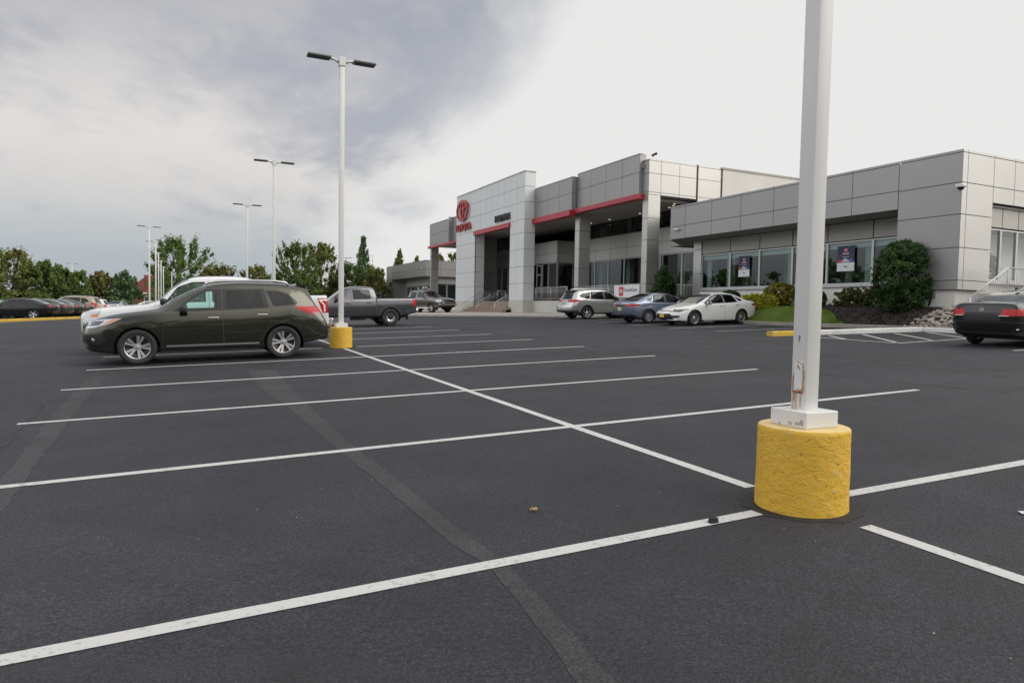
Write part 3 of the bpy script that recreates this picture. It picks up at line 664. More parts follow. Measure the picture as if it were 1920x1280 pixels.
def rail(mb, pts, h=.9, posts=True, bal=.13, r=.022, m=STEEL, mid=.12, rb=.010):
    """guard rail following pts at foot level"""
    for a, b in zip(pts[:-1], pts[1:]):
        a = Vector(a); b = Vector(b); u = Vector((0, 0, h)); L = (b-a).length
        mb.tube([a+u, b+u], r, m, 8); mb.tube([a+Vector((0, 0, mid)), b+Vector((0, 0, mid))], r*.8, m, 6)
        n = max(1, int(L/bal))
        for i in range(1, n):
            p = a.lerp(b, i/n); mb.tube([p+Vector((0, 0, mid)), p+u], rb, m, 5)
    for p in pts: p = Vector(p); mb.tube([p, p+Vector((0, 0, h+.02))], r*1.15, m, 8)
def build_fittings():
    def rl(name, label, segs, grp=None, **k):
        mb = MB()
        for s in segs: rail(mb, s, **k)
        o = mb.obj(name); tag(o, label, 'railing', grp)
    def step_rail(y, label):
        rl('step_railing', label, [[(18.7, y, 1.02), (20.6, y, 2.1), (21.4, y, 2.1)]], 'railings up the entrance steps')
    step_rail(54.05, 'steel step railing against the left pier of the white portal')
    step_rail(50.6, 'steel step railing in the middle of the entrance steps')
    step_rail(46.95, 'steel step railing against the right pier of the white portal')
    rl('porch_railing', 'steel railing along the porch edge beside the portal and behind the banner', [[(21.5, 31.2, 2.1), (21.5, 34.8, 2.1), (21.5, 38.4, 2.1)], [(20.9, 39.2, 2.1), (20.9, 41.6, 2.1), (20.9, 44.1, 2.1)]], h=1.0)
    rl('porch_railing', 'short white railing half hidden by the dark evergreen shrub', [[(22.0, 28.3, 2.0), (24.6, 28.6, 2.0)], [(22.0, 28.3, 2.0), (22.0, 30.2, 2.0)]], h=1.0, m=WHITEP)
    # stair at the right end of the wing
    mb = MB()
    for i in range(7): mb.box((19.9+i*.32, 9.4, .5), (22.4, 10.8, 1.15+i*.165-.0007*i), CONC)
    mb.box((22.4, 9.4, .6), (25.5, 11.9, 2.25), CONC); tag(mb.obj('side_stair'), 'grey concrete stair up to the landing at the right end of the wing', 'stair')
    for y, lab in ((9.45, 'white stair railing nearest the black sedan'), (10.75, 'white stair railing nearest the showroom wall')):
        rl('stair_railing', lab, [[(20.0, y, 1.15), (22.1, y, 2.25), (25.3, y, 2.25)]], 'railings of the side stair', m=mat('grey_white_rail_%d' % int(y*10), (.50, .50, .51), .5), h=.88, r=.026)
    # lamps, cameras
    def cam_dome(c, lab):
        t = thing('security_camera', lab, 'camera', c); mb = MB(); mb.box((-.12, -.14, 0), (.14, .14, .12), WHITEP, bev=.03); mb.obj('housing', parent=t)
        mb = MB(); mb.lathe([(.115, 0), (.10, -.05), (.06, -.085), (0.001, -.1)], BLACK, 16); mb.obj('dome', parent=t)
    cam_dome((21.06, 11.88, 5.98), 'white dome camera on the corner of the grey wing')
    def bullet(c, lab):
        t = thing('security_camera', lab, 'camera', c); mb = MB(); mb.tube([(0, 0, 0), (-.12, 0, -.02)], .025, WHITEP); mb.obj('bracket', parent=t)
        mb = MB(); mb.tube([(-.12, -.18, -.03), (-.12, .22, .01)], .055, WHITEP, 12); mb.obj('body', parent=t)
    bullet((21.15, 27.45, 6.03), 'white bullet camera near the left end of the low fascia'); bullet((22.5, 77.0, 6.3), 'small white camera on the far wing under the roof edge')
    t = thing('floodlight', 'small dark floodlight on the parapet corner above the red band', 'light', (21.55, 30.4, 10.66)); mb = MB(); mb.tube([(0, 0, 0), (0, 0, .14)], .03, BLACK); mb.obj('stem', parent=t)
    mb = MB(); mb.tube([(-.05, .1, .10), (.0, -.3, .15)], [.05, .08], BLACK, 12); mb.obj('lamp', parent=t)
    # porch downlights (lit)
    lit = mat('lit_downlight', (.9, .8, .6), .5, emit=(1, .82, .55, .7))
    for i, (x, y) in enumerate(((24.9, 33), (24.9, 36.2), (24.9, 40), (24.9, 42.6), (24.2, 31.6), (24.6, 32.2))):
        t = tag(thing('porch_downlight', ['lit porch downlight above the banner', 'lit porch downlight between the two grey columns', 'lit porch downlight left of the left grey column', 'lit porch downlight nearest the white portal', 'lit porch downlight close behind the right grey column', 'lit porch downlight right of the right grey column'][i], 'light', (x, y, 8.27), 0, 'downlights under the porch soffit'))
        mb = MB(); mb.lathe([(.001, -.012), (.055, -.012), (.075, -.03), (.075, 0)], lit, 14); mb.obj('lens', parent=t)
build_fittings()
# ------------------------------------------------------------------ kerbs, planting bed, stones
def kerb(name, label, pts, w, h, m, split=None):
    """concrete kerb following xy points, with a rounded top edge"""
    mb = MB(); prof = [(-w/2, -.3), (-w/2, h-.025), (-w/2+.02, h-.004), (w/2-.02, h-.004), (w/2, h-.025), (w/2, -.3)]
    P = []
    for a, b in zip(pts[:-1], pts[1:]):
        a = Vector(a); b = Vector(b); n = max(1, int((b-a).length/1.0))
        P += [a.lerp(b, i/n) for i in range(n)]
    P.append(Vector(pts[-1])); vs = []; k = len(prof)
    for i, p in enumerate(P):
        d = P[min(i+1, len(P)-1)]-P[max(i-1, 0)]; q = Vector((-d.y, d.x)).normalized()
        for u, z in prof: c = p+q*u; vs.append((c.x, c.y, ground(p.x, p.y)+z+random.uniform(-.004, .004)))
    fs = [(i*k+j, i*k+j+1, (i+1)*k+j+1, (i+1)*k+j) for i in range(len(P)-1) for j in range(k-1)]
    fs += [tuple(range(k)), tuple(reversed(range((len(P)-1)*k, len(P)*k)))]
    mb.faces(vs, fs, m); o = mb.obj(name); tag(o, label, 'kerb'); return o
kerb('kerb', 'yellow painted end of the island kerb behind the near lamp post', [(13.12, 12.85), (14.55, 12.64)], .30, .15, YKERB)
kerb('kerb', 'white painted kerb beside the hatched area, running to the mulch bed', [(14.553, 12.64), (19.3, 11.98)], .30, .15, WKERB)
kerb('kerb', 'white painted kerb below the river stones, running behind the black sedan', [(19.42, 11.83), (19.3, 8.0), (19.25, 4.0)], .30, .15, WKERB)
kerb('kerb', 'weathered grey kerb in front of the lawn behind the white sedan', [(19.5, 12.13), (19.28, 15.5), (19.28, 30.4)], .16, .15, CONC_D)
kerb('kerb', 'long low yellow kerb between the two parking areas at far left', [(-19.5, 18), (-13.6, 43.5), (-8.6, 66)], .35, .16, YKERB)
kerb('kerb', 'pale kerb along the pavement in front of the entrance steps', [(9.5, 47.2), (13.4, 42.4), (16.4, 36.2), (19.0, 30.6)], .18, .13, CONC)
def build_bed():
    def bedz(x, y):
        g0 = ground(19.3, y)+.10; t = sst(19.35, 21.0, x); top = 1.72+.12*sst(21, 22.7, x)
        return g0+(top-g0)*t
    mb = MB(); nx, ny = 26, 70; x0, x1, y0, y1 = 19.36, 23.0, 8.6, 29.0
    from mathutils import noise
    vs = []
    for j in range(ny+1):
        for i in range(nx+1):
            x = x0+(x1-x0)*i/nx; y = y0+(y1-y0)*j/ny; vs.append((x, y, bedz(x, y)+noise.noise(Vector((x*2.2, y*2.2, 1)))*.035*min(1, i/3)))
    mb.faces(vs, [(j*(nx+1)+i, j*(nx+1)+i+1, (j+1)*(nx+1)+i+1, (j+1)*(nx+1)+i) for j in range(ny) for i in range(nx)], MULCH, True)
    tag(mb.obj('mulch_bed', recalc=False), kind='structure')
    # bark chips lying on it
    rng = np.random.default_rng(3); mb = MB()
    for k in range(2600):
        x = rng.uniform(19.5, 21.1); y = rng.uniform(12.2, 21.5); z = bedz(x, y)+.02; a = rng.uniform(0, 3.14); l = rng.uniform(.03, .08); w = l*.4; c, s = math.cos(a)*l, math.sin(a)*l; t = rng.uniform(-.03, .03)
        mb.faces([(x-c, y-s, z-t), (x+s*.4, y-c*.4, z+.012), (x+c, y+s, z+t), (x-s*.4, y+c*.4, z)], [(0, 1, 2, 3)])
    tag(mb.obj('bark_chips', leaf_mat('bark_chip', (.022, .017, .015), (.055, .042, .035), (.10, .085, .07)), recalc=False), 'dark bark chips over the planting bed', 'mulch', kind='stuff')
    # lawn strip on the slope
    mb = MB()
    def edge(y): return 20.75 if y > 18.5 else 20.75-.5*sst(18.5, 15.6, y)-.75*sst(16.6, 15.2, y)
    ys = [15.25+i*.25 for i in range(50)]; vs = []; n = 8
    for y in ys:
        for i in range(n+1): x = 19.4+(edge(y)-19.4)*i/n; vs.append((x, y, bedz(x, y)+.035))
    mb.faces(vs, [(j*(n+1)+i, j*(n+1)+i+1, (j+1)*(n+1)+i+1, (j+1)*(n+1)+i) for j in range(len(ys)-1) for i in range(n)], GRASS_SOIL, True)
    tag(mb.obj('lawn', recalc=False), kind='structure')
    V = []; N = 26000
    for k in range(N):
        y = rng.uniform(15.2, 25); x = rng.uniform(19.38, edge(y)+.03); z = bedz(x, y)+.03; a = rng.uniform(0, 6.28); h = rng.uniform(.035, .085); w = .007; dx, dy = math.cos(a)*w, math.sin(a)*w; lx, ly = rng.normal(0, .025, 2)
        V += [(x-dx, y-dy, z), (x+dx, y+dy, z), (x+lx, y+ly, z+h)]
    me = bpy.data.meshes.new('grass'); me.from_pydata(V, [], [(3*i, 3*i+1, 3*i+2) for i in range(N)]); me.materials.append(leaf_mat('grass_blade', (.135, .215, .03), (.25, .34, .055), (.34, .36, .10)))
    o = bpy.data.objects.new('grass', me); COL.objects.link(o); tag(o, 'short bright green lawn on the slope behind the white sedan', 'grass', kind='stuff')
    # river stones
    mb = MB()
    for k in range(760):
        u = rng.uniform(); y = rng.uniform(9.3, 13.1); x = rng.uniform(19.5, 21.05)
        if y > 12.0+1.05*(21.05-x)/1.5*rng.uniform(.6, 1) : continue
        r = rng.uniform(.04, .085); b2 = bmesh.new(); bmesh.ops.create_icosphere(b2, subdivisions=1, radius=r)
        sc = Vector((rng.uniform(.8, 1.4), rng.uniform(.8, 1.4), rng.uniform(.45, .8))); R = Matrix.Rotation(rng.uniform(0, 6), 3, 'Z')
        vs = []
        for v in b2.verts: q = R @ Vector((v.co.x*sc.x, v.co.y*sc.y, v.co.z*sc.z)); q += Vector(rng.normal(0, r*.07, 3)); vs.append(q+Vector((x, y, bedz(x, y)+r*.3)))
        mb.faces(vs, [[v.index for v in f.verts] for f in b2.faces], None, True); b2.free()
    tag(mb.obj('river_stones', leaf_mat('river_stone', (.34, .30, .25), (.56, .51, .44), (.72, .70, .66), .8)), 'loose slope of tan and grey river stones by the wing corner', 'stones', kind='stuff')
    mb = MB(); mb.tube([(21.3, 13.0, 1.8), (21.24, 12.85, 2.15)], .035, BLACK); mb.box((21.22, 12.75, 2.1), (21.3, 12.9, 2.3), MULL); o = mb.obj('utility_box'); tag(o, 'small grey outlet box and conduit on the white base of the wing', 'utility box')
build_bed()

def build_pavement():
    mb = MB()
    pts = [(9.6, 47.3), (13.5, 42.45), (16.5, 36.25), (19.08, 30.65), (20.76, 30.65), (20.76, 76), (9.6, 76)]
    vs = [(x, y, ground(x, y)+.125) for x, y in pts]; mb.faces(vs, [tuple(range(len(vs)))], CONC); tag(mb.obj('pavement', recalc=True), kind='structure')
    mb = MB(); xs = [-400, -120, -60, -30, 0, 24, 60, 300]; ys = [84, 130, 220, 700]
    vs = [(x, y, ground(x, y)+.03) for y in ys for x in xs]; n = len(xs)
    mb.faces(vs, [(j*n+i, j*n+i+1, (j+1)*n+i+1, (j+1)*n+i) for j in range(len(ys)-1) for i in range(n-1)], LAWN_FAR); tag(mb.obj('lawn', recalc=False), kind='structure')
build_pavement()

# ------------------------------------------------------------------ lamp posts
def yellow_base_mat():
    m = bpy.data.materials.new('peeling_yellow_paint'); m.use_nodes = True; nt = m.node_tree; N = nt.nodes; L = nt.links; b = N['Principled BSDF']
    tc = N.new('ShaderNodeTexCoord'); P = tc.outputs['Object']
    mp = N.new('ShaderNodeMapping'); mp.inputs['Scale'].default_value = (1, 1, 1.5); L.new(P, mp.inputs[0])
    def noise(sc, det, rough, vec, dist=0):
        n = N.new('ShaderNodeTexNoise'); n.inputs['Scale'].default_value = sc; n.inputs['Detail'].default_value = det; n.inputs['Roughness'].default_value = rough; n.inputs['Distortion'].default_value = dist; L.new(vec, n.inputs[0]); return n.outputs[0]
    def mr(v, a, b_, c, d):
        n = N.new('ShaderNodeMapRange'); n.inputs[1].default_value = a; n.inputs[2].default_value = b_; n.inputs[3].default_value = c; n.inputs[4].default_value = d; L.new(v, n.inputs[0]); return n.outputs[0]
    def mix(f, a, c):
        n = N.new('ShaderNodeMix'); n.data_type = 'RGBA'; L.new(f, n.inputs[0])
        for i, v in ((6, a), (7, c)):
            if hasattr(v, 'links'): L.new(v, n.inputs[i])
            else: n.inputs[i].default_value = (*v, 1)
        return n.outputs[2]
    big = noise(3.2, 5, .6, P); lum = noise(26, 8, .72, mp.outputs[0], .2); chip = noise(14, 8, .66, mp.outputs[0], .4); spot = noise(4.6, 5, .55, P, .3)
    c = mix(mr(big, .3, .7, 0, 1), (.66, .385, .038), (.74, .455, .06))
    c = mix(mr(lum, .33, .40, .6, 0), c, (.22, .13, .03))
    c = mix(mr(chip, .635, .65, 0, .8), c, (.50, .44, .26))
    c = mix(mr(chip, .345, .36, .85, 0), c, (.12, .085, .03))
    c = mix(mr(spot, .735, .745, 0, .9), c, (.46, .50, .36))
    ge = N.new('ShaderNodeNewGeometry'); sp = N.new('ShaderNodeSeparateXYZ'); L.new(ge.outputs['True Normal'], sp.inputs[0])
    c = mix(mr(sp.outputs[2], .6, .9, 0, .75), c, (.74, .60, .33))       # upward-facing top mixed paler
    blot = noise(6, 5, .6, P, .2); c = mix(mr(blot, .55, .72, 0, .45), c, (.56, .36, .07)); c = mix(mr(blot, .42, .30, 0, .35), c, (.80, .55, .13))
    L.new(c, b.inputs['Base Color']); b.inputs['Roughness'].default_value = .55; b.inputs['Specular IOR Level'].default_value = .3
    bp = N.new('ShaderNodeBump'); bp.inputs['Strength'].default_value = .32; bp.inputs['Distance'].default_value = .006; L.new(lum, bp.inputs['Height'])
    bp2 = N.new('ShaderNodeBump'); bp2.inputs['Strength'].default_value = .7; bp2.inputs['Distance'].default_value = .012; L.new(mr(chip, .3, .7, 0, 1), bp2.inputs['Height']); L.new(bp.outputs[0], bp2.inputs['Normal'])
    L.new(bp2.outputs[0], b.inputs['Normal']); return m
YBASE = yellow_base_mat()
RUST = mat('rust_stain', (.27, .095, .03), .9, noise=(40, .5, 5))
RUSTL = mat('rust_bleed', (.52, .36, .23), .8, noise=(30, .25, 5))
def lamp_post_mesh():
    """one lamp post with base, returned as a thing at the origin"""
    t = thing('lamp_post', '', 'lamp post'); from mathutils import noise
    mb = MB(); n = 64; prof = [(.305, -.15), (.303, 0.0), (.300, .12), (.299, .3), (.297, .46), (.297, .553), (.290, .562), (.15, .564), (.001, .565)]
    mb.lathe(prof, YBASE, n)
    bmesh.ops.subdivide_edges(mb.bm, edges=[e for e in mb.bm.edges if abs(e.verts[0].co.z-e.verts[1].co.z) > .05 and e.calc_length() < .3], cuts=4)
    for v in mb.bm.verts:
        r = math.hypot(v.co.x, v.co.y)
        if r > .2: k = 1+noise.noise(v.co*5)*.010+noise.noise(v.co*16)*.006; v.co.x *= k; v.co.y *= k
    mb.obj('concrete_base', parent=t, sharp=50)
    mb = MB(); mb.box((-.152, -.152, .564), (.152, .152, .675), WHITEP, bev=.006); mb.obj('base_cover', parent=t)
    mb = MB(); mb.box((-.0635, -.0635, .66), (.0635, .0635, 7.60), WHITEP, bev=.011); mb.obj('pole', parent=t, sharp=40)
    mb = MB(); mb.box((-.085, -.085, 7.52), (.085, .085, 7.76), WHITEP, bev=.01); mb.obj('pole_cap', parent=t)
    for s in (-1, 1):
        R = Matrix.Rotation(rad(-2*s), 4, 'Y')
        mb = MB(); mb.tube([(s*.08, 0, 7.63), (s*.20, 0, 7.68), (s*.33, 0, 7.69)], [.045, .035, .04], WHITEP, 8); mb.obj('bracket_arm', parent=t)
        mb = MB(); mb.box((s*.30 if s > 0 else -.90, -.15, 7.668), (.90 if s > 0 else s*.30, .15, 7.715), LEDH, bev=.012)
        h = mb.obj('lamp_head', parent=t)
        mb = MB(); mb.box((min(s*.36, s*.88), -.13, 7.658), (max(s*.36, s*.87), .13, 7.665), LEDU); mb.obj('lens', parent=h)
    return t
def build_posts():
    p = lamp_post_mesh(); items = [
     (0, 0, 'tall white square lamp post with rust marks on a peeling yellow base, nearest the camera'),
     (0, 15.4, 'white lamp post with two heads on a yellow base behind the olive SUV'),
     (0, 30.8, 'white two-headed lamp post rising behind the roof of the olive SUV'),
     (0, 46.2, 'white two-headed lamp post left of the one rising behind the SUV roof'),
     (-6.5, 62.7, 'nearest and tallest of the white lamp posts before the big round tree'),
     (-6.55, 78.3, 'second white lamp post in the row before the big round tree'),
     (-6.8, 96, 'third white lamp post in the row before the big round tree'),
     (-7.0, 114, 'fourth white lamp post in the row before the big round tree'),
     (-7.1, 132, 'fifth white lamp post in the row before the big round tree'),
     (-6.1, 153, 'smallest white lamp post in front of the big round tree'),
     (-20.6, 131, 'lone white lamp post standing among the trees at far left'),
     (15.9, 121, 'left of two small white lamp posts just left of the post with the yellow base'),
     (19.3, 127, 'right of two small white lamp posts just left of the post with the yellow base'),
     (17.8, 99, 'white lamp post behind the roof of the grey pickup')]
    for i, (x, y, lab) in enumerate(items):
        o = p if i == 0 else copy_tree(p)
        o.location = (x, y, ground(x, y)-.01); o['label'] = lab; o['group'] = 'white lamp posts of the car park'
        if i in (4, 5, 6, 7, 8, 9): o.rotation_euler.z = rad(12)
        if i: o.rotation_euler.x = rad(random.uniform(-.25, .25)); o.rotation_euler.y = rad(random.uniform(-.25, .25))
    # service hatch, rust and pen mark on the near post only (west face)
    x = -.0635
    mb = MB(); mb.box((x-.003, -.036, .80), (x+.001, .036, 1.005), WHITEP, bev=.001); h = mb.obj('hand_hole_cover', parent=p)
    from mathutils import noise
    def blotch(name, strokes, m, dx):
        mb = MB()
        for k, (y0, z0, y1, z1, w) in enumerate(strokes):
            n = max(4, int(math.hypot(y1-y0, z1-z0)/.006)); d = Vector((y1-y0, z1-z0)).normalized(); q = Vector((-d.y, d.x)); vs = []
            for i in range(n+1):
                t = i/n; c = Vector((y0+(y1-y0)*t, z0+(z1-z0)*t))
                for sg in (1, -1):
                    ww = w*(.45+1.1*abs(noise.noise(Vector((y0*50+i*.35, z0*9+sg*7, sg*3.3))))) * (1 if 0 < i < n else .3); e = c+q*ww*sg
                    vs.append((x-dx-k*.00025, max(-.052, min(.052, e.x)), e.y))
            mb.faces(vs, [(2*i, 2*i+1, 2*i+3, 2*i+2) for i in range(n)], m)
        mb.obj(name, parent=p, recalc=False)
    blotch('rust_stain', [(.044, .79, .040, .93, .0035), (-.038, .80, -.037, .98, .004), (-.036, .985, .02, 1.005, .003), (.045, .795, -.045, .79, .009), (.02, .79, -.04, .80, .010), (.03, .795, .028, .73, .004), (-.012, .95, .012, .98, .006)], RUST, .0048)
    blotch('rust_stain', [(.046, .90, .044, .67, .006), (.02, .79, .018, .67, .009), (-.02, .78, -.022, .69, .006), (.03, .80, -.045, .815, .010), (-.044, .95, -.046, .80, .006)], RUSTL, .0042)
    GRC = mat('chipped_primer', (.34, .34, .35), .8, noise=(60, .2))
    def chips(pts):
        mb = MB()
        for k, (y, z, ry, rz) in enumerate(pts):
            n = 11; mb.faces([(-.1532-k*.0003, y+ry*math.cos(2*math.pi*i/n)*random.uniform(.6, 1.2), z+rz*math.sin(2*math.pi*i/n)*random.uniform(.6, 1.2)) for i in range(n)], [tuple(range(n))], GRC)
        mb.obj('chipped_paint', parent=p, recalc=False)
    chips([(-.02, .588, .018, .016), (-.08, .592, .026, .012), (-.115, .60, .016, .024), (.07, .576, .012, .008)])
    o = text_mesh('pen_mark', '?', .06, .001, mat('blue_ink', (.03, .03, .14), .6), .001); o.parent = p; o.matrix_local = Matrix.Translation((x-.002, .005, 1.155)) @ ROT_FRONT
    # old timber post with a lantern, and a davit lamp behind the far wing
    t = thing('street_lamp', 'old timber post with a small white lantern among the left trees', 'lamp post', (-27.6, 106, ground(-27.6, 106)))
    mb = MB(); mb.tube([(0, 0, 0), (0, 0, 5.3)], .14, WOODP); mb.obj('post', parent=t)
    mb = MB(); mb.tube([(0, 0, 5.2), (.25, 0, 5.55), (.8, 0, 5.6)], [.05, .06, .14], WHITEP); mb.obj('lantern', parent=t)
    t = thing('street_lamp', 'tall slim lamp on a single bracket behind the far grey wing', 'lamp post', (21.6, 98, 1.1))
    mb = MB(); mb.tube([(0, 0, 0), (0, 0, 8.1)], .09, WHITEP); mb.obj('post', parent=t)
    mb = MB(); mb.tube([(0, 0, 7.98), (-.7, 0, 8.05)], .05, WHITEP); mb.box((-1.35, -.16, 8.0), (-.65, .16, 8.1), LEDH); mb.obj('lamp_head', parent=t)
build_posts()

# ------------------------------------------------------------------ vegetation
def leaf_cloud(rng, centers, radii, n, size, flat=.8, droop=0., spray=None):
    """n leaf quads scattered round cluster centres, returned as arrays; spray stretches clusters away from an axis point"""
    C = np.asarray(centers); Rr = np.asarray(radii); w = Rr**2; idx = rng.choice(len(C), n, p=w/w.sum())
    d = rng.normal(0, 1, (n, 3)); d /= np.linalg.norm(d, axis=1)[:, None]; r = np.minimum(np.abs(rng.normal(0, .62, n)), 1.5)
    off = d*(Rr[idx]*r)[:, None]*np.array([1, 1, flat])
    if spray is not None:
        u = C-np.asarray(spray); u /= np.maximum(np.linalg.norm(u, axis=1), 1e-6)[:, None]; u = u[idx]; k = (off*u).sum(1)
        off = off*.78+u*(k*1.05)[:, None]
    p = C[idx]+off
    nrm = d+rng.normal(0, .7, (n, 3))+np.array([0, 0, .35]); nrm /= np.linalg.norm(nrm, axis=1)[:, None]
    t = np.cross(nrm, rng.normal(0, 1, (n, 3))); t /= np.linalg.norm(t, axis=1)[:, None]; b = np.cross(nrm, t)
    s = size*rng.uniform(.55, 1.35, n)[:, None]
    V = np.empty((n, 4, 3)); V[:, 0] = p-t*s; V[:, 1] = p+b*s*.55-t*s*.1; V[:, 2] = p+t*s; V[:, 3] = p-b*s*.55-t*s*.1
    V[:, 2, 2] -= droop*size
    return V.reshape(-1, 3)
def leaf_obj(name, V, m, parent=None):
    n = len(V)//4; me = bpy.data.meshes.new(name); me.vertices.add(len(V)); me.vertices.foreach_set('co', V.astype(np.float32).ravel())
    me.loops.add(len(V)); me.loops.foreach_set('vertex_index', np.arange(len(V), dtype=np.int32))
    me.polygons.add(n); me.polygons.foreach_set('loop_start', np.arange(0, 4*n, 4, dtype=np.int32)); me.update(calc_edges=True); me.validate()
    me.materials.append(m); o = bpy.data.objects.new(name, me); COL.objects.link(o)
    if parent: o.parent = parent
    return o
LG = [leaf_mat('leaf_green', (0.091, 0.144, 0.039), (0.183, 0.250, 0.067)), leaf_mat('leaf_olive', (0.116, 0.144, 0.039), (0.220, 0.238, 0.067), (0.305, 0.207, 0.073)),
      leaf_mat('leaf_autumn', (0.122, 0.140, 0.044), (0.207, 0.201, 0.063), (0.342, 0.183, 0.067)), leaf_mat('leaf_dark', (0.067, 0.112, 0.034), (0.128, 0.189, 0.055)), leaf_mat('leaf_bluegreen', (0.081, 0.137, 0.059), (0.152, 0.232, 0.098))]
def tree(label, x, y, H, Wd, m, seed, shape='round', n=5200, ls=.30, cb=.16, group='trees beyond the car park', ncl=130, cr=None, name='tree'):
    rng = np.random.default_rng(seed); z0 = ground(x, y)-.1
    t = thing(name, label, 'tree', (x, y, z0), 0, group); cen = []; rd = []; R = Wd/2; hb = H*cb
    for k in range(ncl):
        u = rng.uniform(); a = rng.uniform(0, 6.283)
        if shape == 'round': zf = rng.uniform(0, 1); env = math.sqrt(max(0, 1-(2*zf-.9)**2/1.3))*(.9+.2*math.sin(3*a+seed)); rr = R*env*math.sqrt(rng.uniform(.12, 1))
        elif shape == 'cone': zf = rng.uniform(0, 1)**1.15; env = (1-zf)**.75*(.8+.25*math.sin(2*a+zf*9)); rr = R*env*math.sqrt(rng.uniform(.15, 1))
        else: zf = rng.uniform(0, 1); env = (math.sin(math.pi*min(1, zf*.80+.16)))**.6*(.85+.3*math.sin(2*a+seed*1.7+zf*4)); rr = R*env*math.sqrt(rng.uniform(.1, 1))
        cen.append((math.cos(a)*rr, math.sin(a)*rr, hb+(H-hb)*zf*.97)); rd.append((cr or .105*Wd)*rng.uniform(.45, 1.1)*(1.15-.65*zf if shape != 'round' else 1-.35*zf))
    for k in range(9): a = rng.uniform(0, 6.283); rr = R*rng.uniform(0, .55 if shape != 'cone' else .08); cen.append((math.cos(a)*rr, math.sin(a)*rr, H*rng.uniform(.88, 1.0))); rd.append(.055*Wd)
    leaf_obj('crown', leaf_cloud(rng, cen, rd, int(n*3.3), ls*.58, 1., 0, (0, 0, hb+(H-hb)*.15)), m, t)
    mb = MB(); r0 = max(.10, H*.022); top = H*(.62 if shape != 'cone' else .9)
    pts = [(rng.normal(0, .02*H*i/5), rng.normal(0, .02*H*i/5), top*i/5) for i in range(6)]; mb.tube(pts, [r0*(1.25-i*.2) for i in range(6)], BARK, 8)
    for k in range(0, min(26, len(cen)), 1):
        c = cen[k*2 % len(cen)]; f = min(4, max(1, int(c[2]/top*4*.8))); b = Vector(pts[f]); c = Vector(c); mid = b.lerp(c, .5)+Vector((0, 0, -.04*H))
        mb.tube([b, mid, c], [r0*.38, r0*.25, r0*.08], BARK, 5)
    mb.obj('trunk', parent=t); return t
